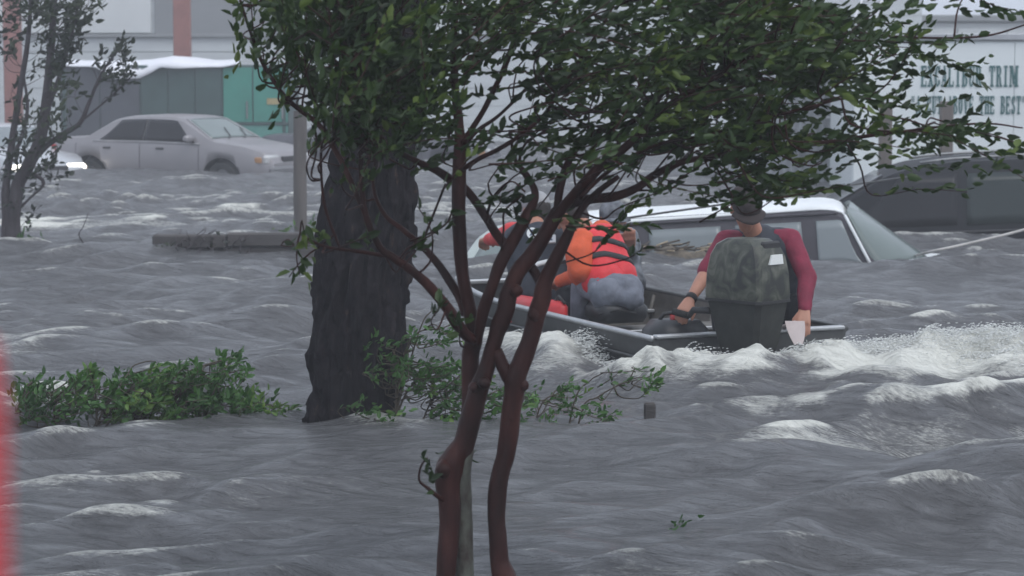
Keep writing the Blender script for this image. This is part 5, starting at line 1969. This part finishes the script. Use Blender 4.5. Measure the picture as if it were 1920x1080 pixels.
SYp = 12.55
sh1 = thing('leafy_shrub', 'bright green leafy shrub awash in the waves left of the big trunk', 'shrub', (*ground(300, 790)[:2], bed(12)))
sk = stems(sh1, [[(110, 800), (100, 760), (80, 730), (60, 715)], [(180, 800), (180, 750), (172, 715), (168, 690)], [(260, 800), (250, 740), (240, 700)], [(330, 800), (330, 740), (350, 700), (400, 680), (440, 672), (452, 690)], [(400, 800), (400, 740), (420, 700), (450, 700)], [(470, 800), (475, 770), (500, 760), (550, 772)], [(140, 800), (200, 760), (300, 720), (330, 690)]], SYp, .009)
foliage(sh1, [(70, 745, 46, 34, 1.2), (60, 770, 34, 22, 1), (160, 740, 50, 40, 1.3), (172, 700, 14, 14, .6), (250, 735, 56, 38, 1.5), (230, 765, 60, 24, 1.4), (330, 725, 60, 38, 1.5), (330, 765, 70, 28, 1.6), (395, 735, 40, 38, 1.4), (430, 678, 24, 14, 1.2), (452, 694, 14, 20, 1.0), (405, 690, 22, 12, .8), (430, 760, 50, 28, 1.3), (470, 752, 30, 16, .9), (500, 768, 40, 18, 1.0), (545, 780, 36, 10, .8), (110, 775, 40, 18, 1.2), (300, 690, 20, 12, .5)],
        SYp, .16, .042, 3.4, leaf_mid, wind=lambda a, b: np.array([.5, -.1, .45]), rng=np.random.default_rng(12), skel=sk, twig_m=stem_m, per=8, spray_len=.10)

# ---------------- half drowned branches in the middle
CYp = 12.15
sh2 = thing('drowned_branches', 'half drowned dark green branches between the big trunk and the stake', 'shrub', (*ground(900, 815)[:2], bed(12)))
sk = stems(sh2, [[(1055, 815), (1090, 775), (1120, 745), (1160, 722), (1195, 712)], [(1040, 812), (1075, 760), (1105, 715), (1130, 700)], [(700, 800), (760, 740), (850, 690), (900, 680)], [(760, 815), (800, 770), (870, 700)], [(720, 790), (760, 660), (830, 615), (870, 605)], [(840, 815), (880, 770), (960, 740)], [(980, 812), (1010, 770), (1060, 735)], [(690, 770), (780, 640), (812, 578)]], CYp, .008)
foliage(sh2, [(800, 690, 60, 22, 1.2), (850, 720, 60, 30, 1.3), (780, 715, 30, 24, 1.1), (730, 700, 46, 34, .55), (800, 632, 50, 16, .7), (840, 625, 36, 18, .9), (730, 640, 40, 20, .35), (900, 760, 50, 24, .8), (850, 775, 50, 22, .8), (780, 785, 60, 16, .6), (700, 770, 46, 26, .4), (960, 755, 40, 26, .8), (1010, 790, 44, 14, .9), (1060, 742, 28, 20, 1.2), (1050, 760, 16, 12, 1), (1130, 775, 28, 22, .8), (1085, 782, 14, 10, .6), (1148, 800, 20, 14, .5), (1225, 716, 22, 16, 1.2), (1215, 735, 14, 12, .8), (1150, 718, 22, 14, .6), (990, 735, 18, 14, .7), (1180, 700, 30, 10, .3), (960, 800, 50, 10, .7)],
        CYp, .14, .038, 2.4, leaf_mid, wind=lambda a, b: np.array([.75, -.1, .25]), rng=np.random.default_rng(13), skel=sk, twig_m=stem_m, per=7, spray_len=.10)

# ---------------- bare twigs over the timbers, a lone twig and small drift
tw1 = thing('bare_bush', 'leafless twiggy bush tangled over the landscape timbers', 'shrub', (*ground(380, 474)[:2], bed(23)))
rg_ = np.random.default_rng(17)
for k in range(26):
    x0 = rg_.uniform(300, 480)
    px, py = x0, 478
    P = [at(px, 520, 23.5)]
    for j in range(5):
        P.append(at(px, py, 23.3 + rg_.normal() * .12))
        px += rg_.normal() * 11 + 3
        py -= rg_.uniform(5, 15)
    R_ = resample(P, .05)
    mk('twig', *tube(R_, np.linspace(.008, .0035, len(R_)), 5), lbark, tw1)
foliage(tw1, [(250, 468, 24, 6, .6), (330, 455, 40, 12, .25), (420, 452, 50, 10, .25)], 23.2, .12, .05, 1.5, leaf_far, wind=lw, rng=rg_, per=5, spray_len=.12)
lone = [ground(158, 470) - (0, 0, .3), ground(158, 466), at(148, 440, 23.6), at(156, 425, 23.6), at(166, 398, 23.6)]
tag(mk('lone_twig', *tube(resample(lone, .04), np.linspace(.010, .004, len(resample(lone, .04))), 6), lbark), 'single bent twig standing in the water by the thin tree', 'twig')
gs = thing('grass_tuft', 'yellow green weeds at the foot of the thin tree', 'weeds', ground(60, 468) - np.array([0, 0, .3]))
foliage(gs, [(55, 450, 32, 20, .7), (35, 462, 24, 12, .7), (85, 462, 20, 8, .4)], 23.7, .15, .07, 1.4, leaf_mid, wind=lambda a, b: np.array([.2, 0, .8]), rng=rg_, per=6, spray_len=.14)
wp = thing('weeds_at_pole', 'light green weeds at the foot of the grey pole', 'weeds', ground(560, 436) - np.array([0, 0, .3]))
foliage(wp, [(528, 424, 16, 8, .7), (590, 426, 18, 9, .8)], 26.2, .1, .06, 1.5, leaf_mid, wind=lambda a, b: np.array([.4, 0, .6]), rng=rg_, per=6, spray_len=.14)

# drift of leaves and litter against the drowned estate car
dm = mat('drift_litter', (.19, .155, .115), .9, col2=(.06, .055, .045), scale=14, bump=.5)
dr = thing('debris_raft', 'brown raft of floating litter against the white roofed drowned car', 'debris', ground(1265, 484) - np.array([0, 0, .1]))
Vd = []
na_, nb_ = 40, 14
for j in range(nb_):
    for i in range(na_):
        u, v = i / (na_ - 1), j / (nb_ - 1)
        q = ground(1185 + 165 * u, 484)
        ed = math.sin(math.pi * u) ** .5 * math.sin(math.pi * v) ** .5
        Vd.append((q[0], q[1] - .25 + .5 * v, -.05 + ed * (.05 + .16 * float(fbm(u * 9, v * 4, 2.0, 3)))))
mk('litter_bed', Vd, patch(Vd, na_, nb_), dm, dr)
for k in range(60):
    q = ground(rg_.uniform(1190, 1345), rg_.uniform(476, 490))
    a = rg_.uniform(-.9, .9)
    ln = rg_.uniform(.05, .22)
    d = np.array([math.cos(a), math.sin(a) * .6, rg_.normal() * .15])
    z0 = .08 + rg_.uniform(0, .05)
    mk('stick', *tube([q + (0, 0, z0), q + d * ln + (0, 0, z0 + .01)], rg_.uniform(.004, .012), 5), mat('pale_stick', (.36, .29, .2), .85) if k % 3 == 0 else stem_m, dr)
fl = thing('floating_sprig', 'small green leafy sprig floating low in open water', 'sprig', ground(1268, 985) - np.array([0, 0, .03]))
foliage(fl, [(1268, 982, 34, 7, .45), (1290, 976, 16, 5, .4)], ground(1268, 985)[1], .06, .035, 1.0, leaf_mid, wind=lambda a, b: np.array([.9, 0, .1]), rng=rg_, per=5, spray_len=.10)

# ================================================================== RAIN MIST
hz = nodes_of('rain_mist')[0]
nt = hz.node_tree
nt.nodes.clear()
pv_ = nt.nodes.new('ShaderNodeVolumePrincipled')
pv_.inputs['Color'].default_value = (.93, .94, .97, 1)
pv_.inputs['Density'].default_value = 0.0039
pv_.inputs['Anisotropy'].default_value = 0.2
oo = nt.nodes.new('ShaderNodeOutputMaterial')
nt.links.new(pv_.outputs[0], oo.inputs['Volume'])
mb = MB().box((0, 195, 3.0), (364, 454, 9.0 + 1.5))
o = mb.build('haze', hz)
tag(o, 'thin pale rain mist filling the air', 'haze', kind='stuff')
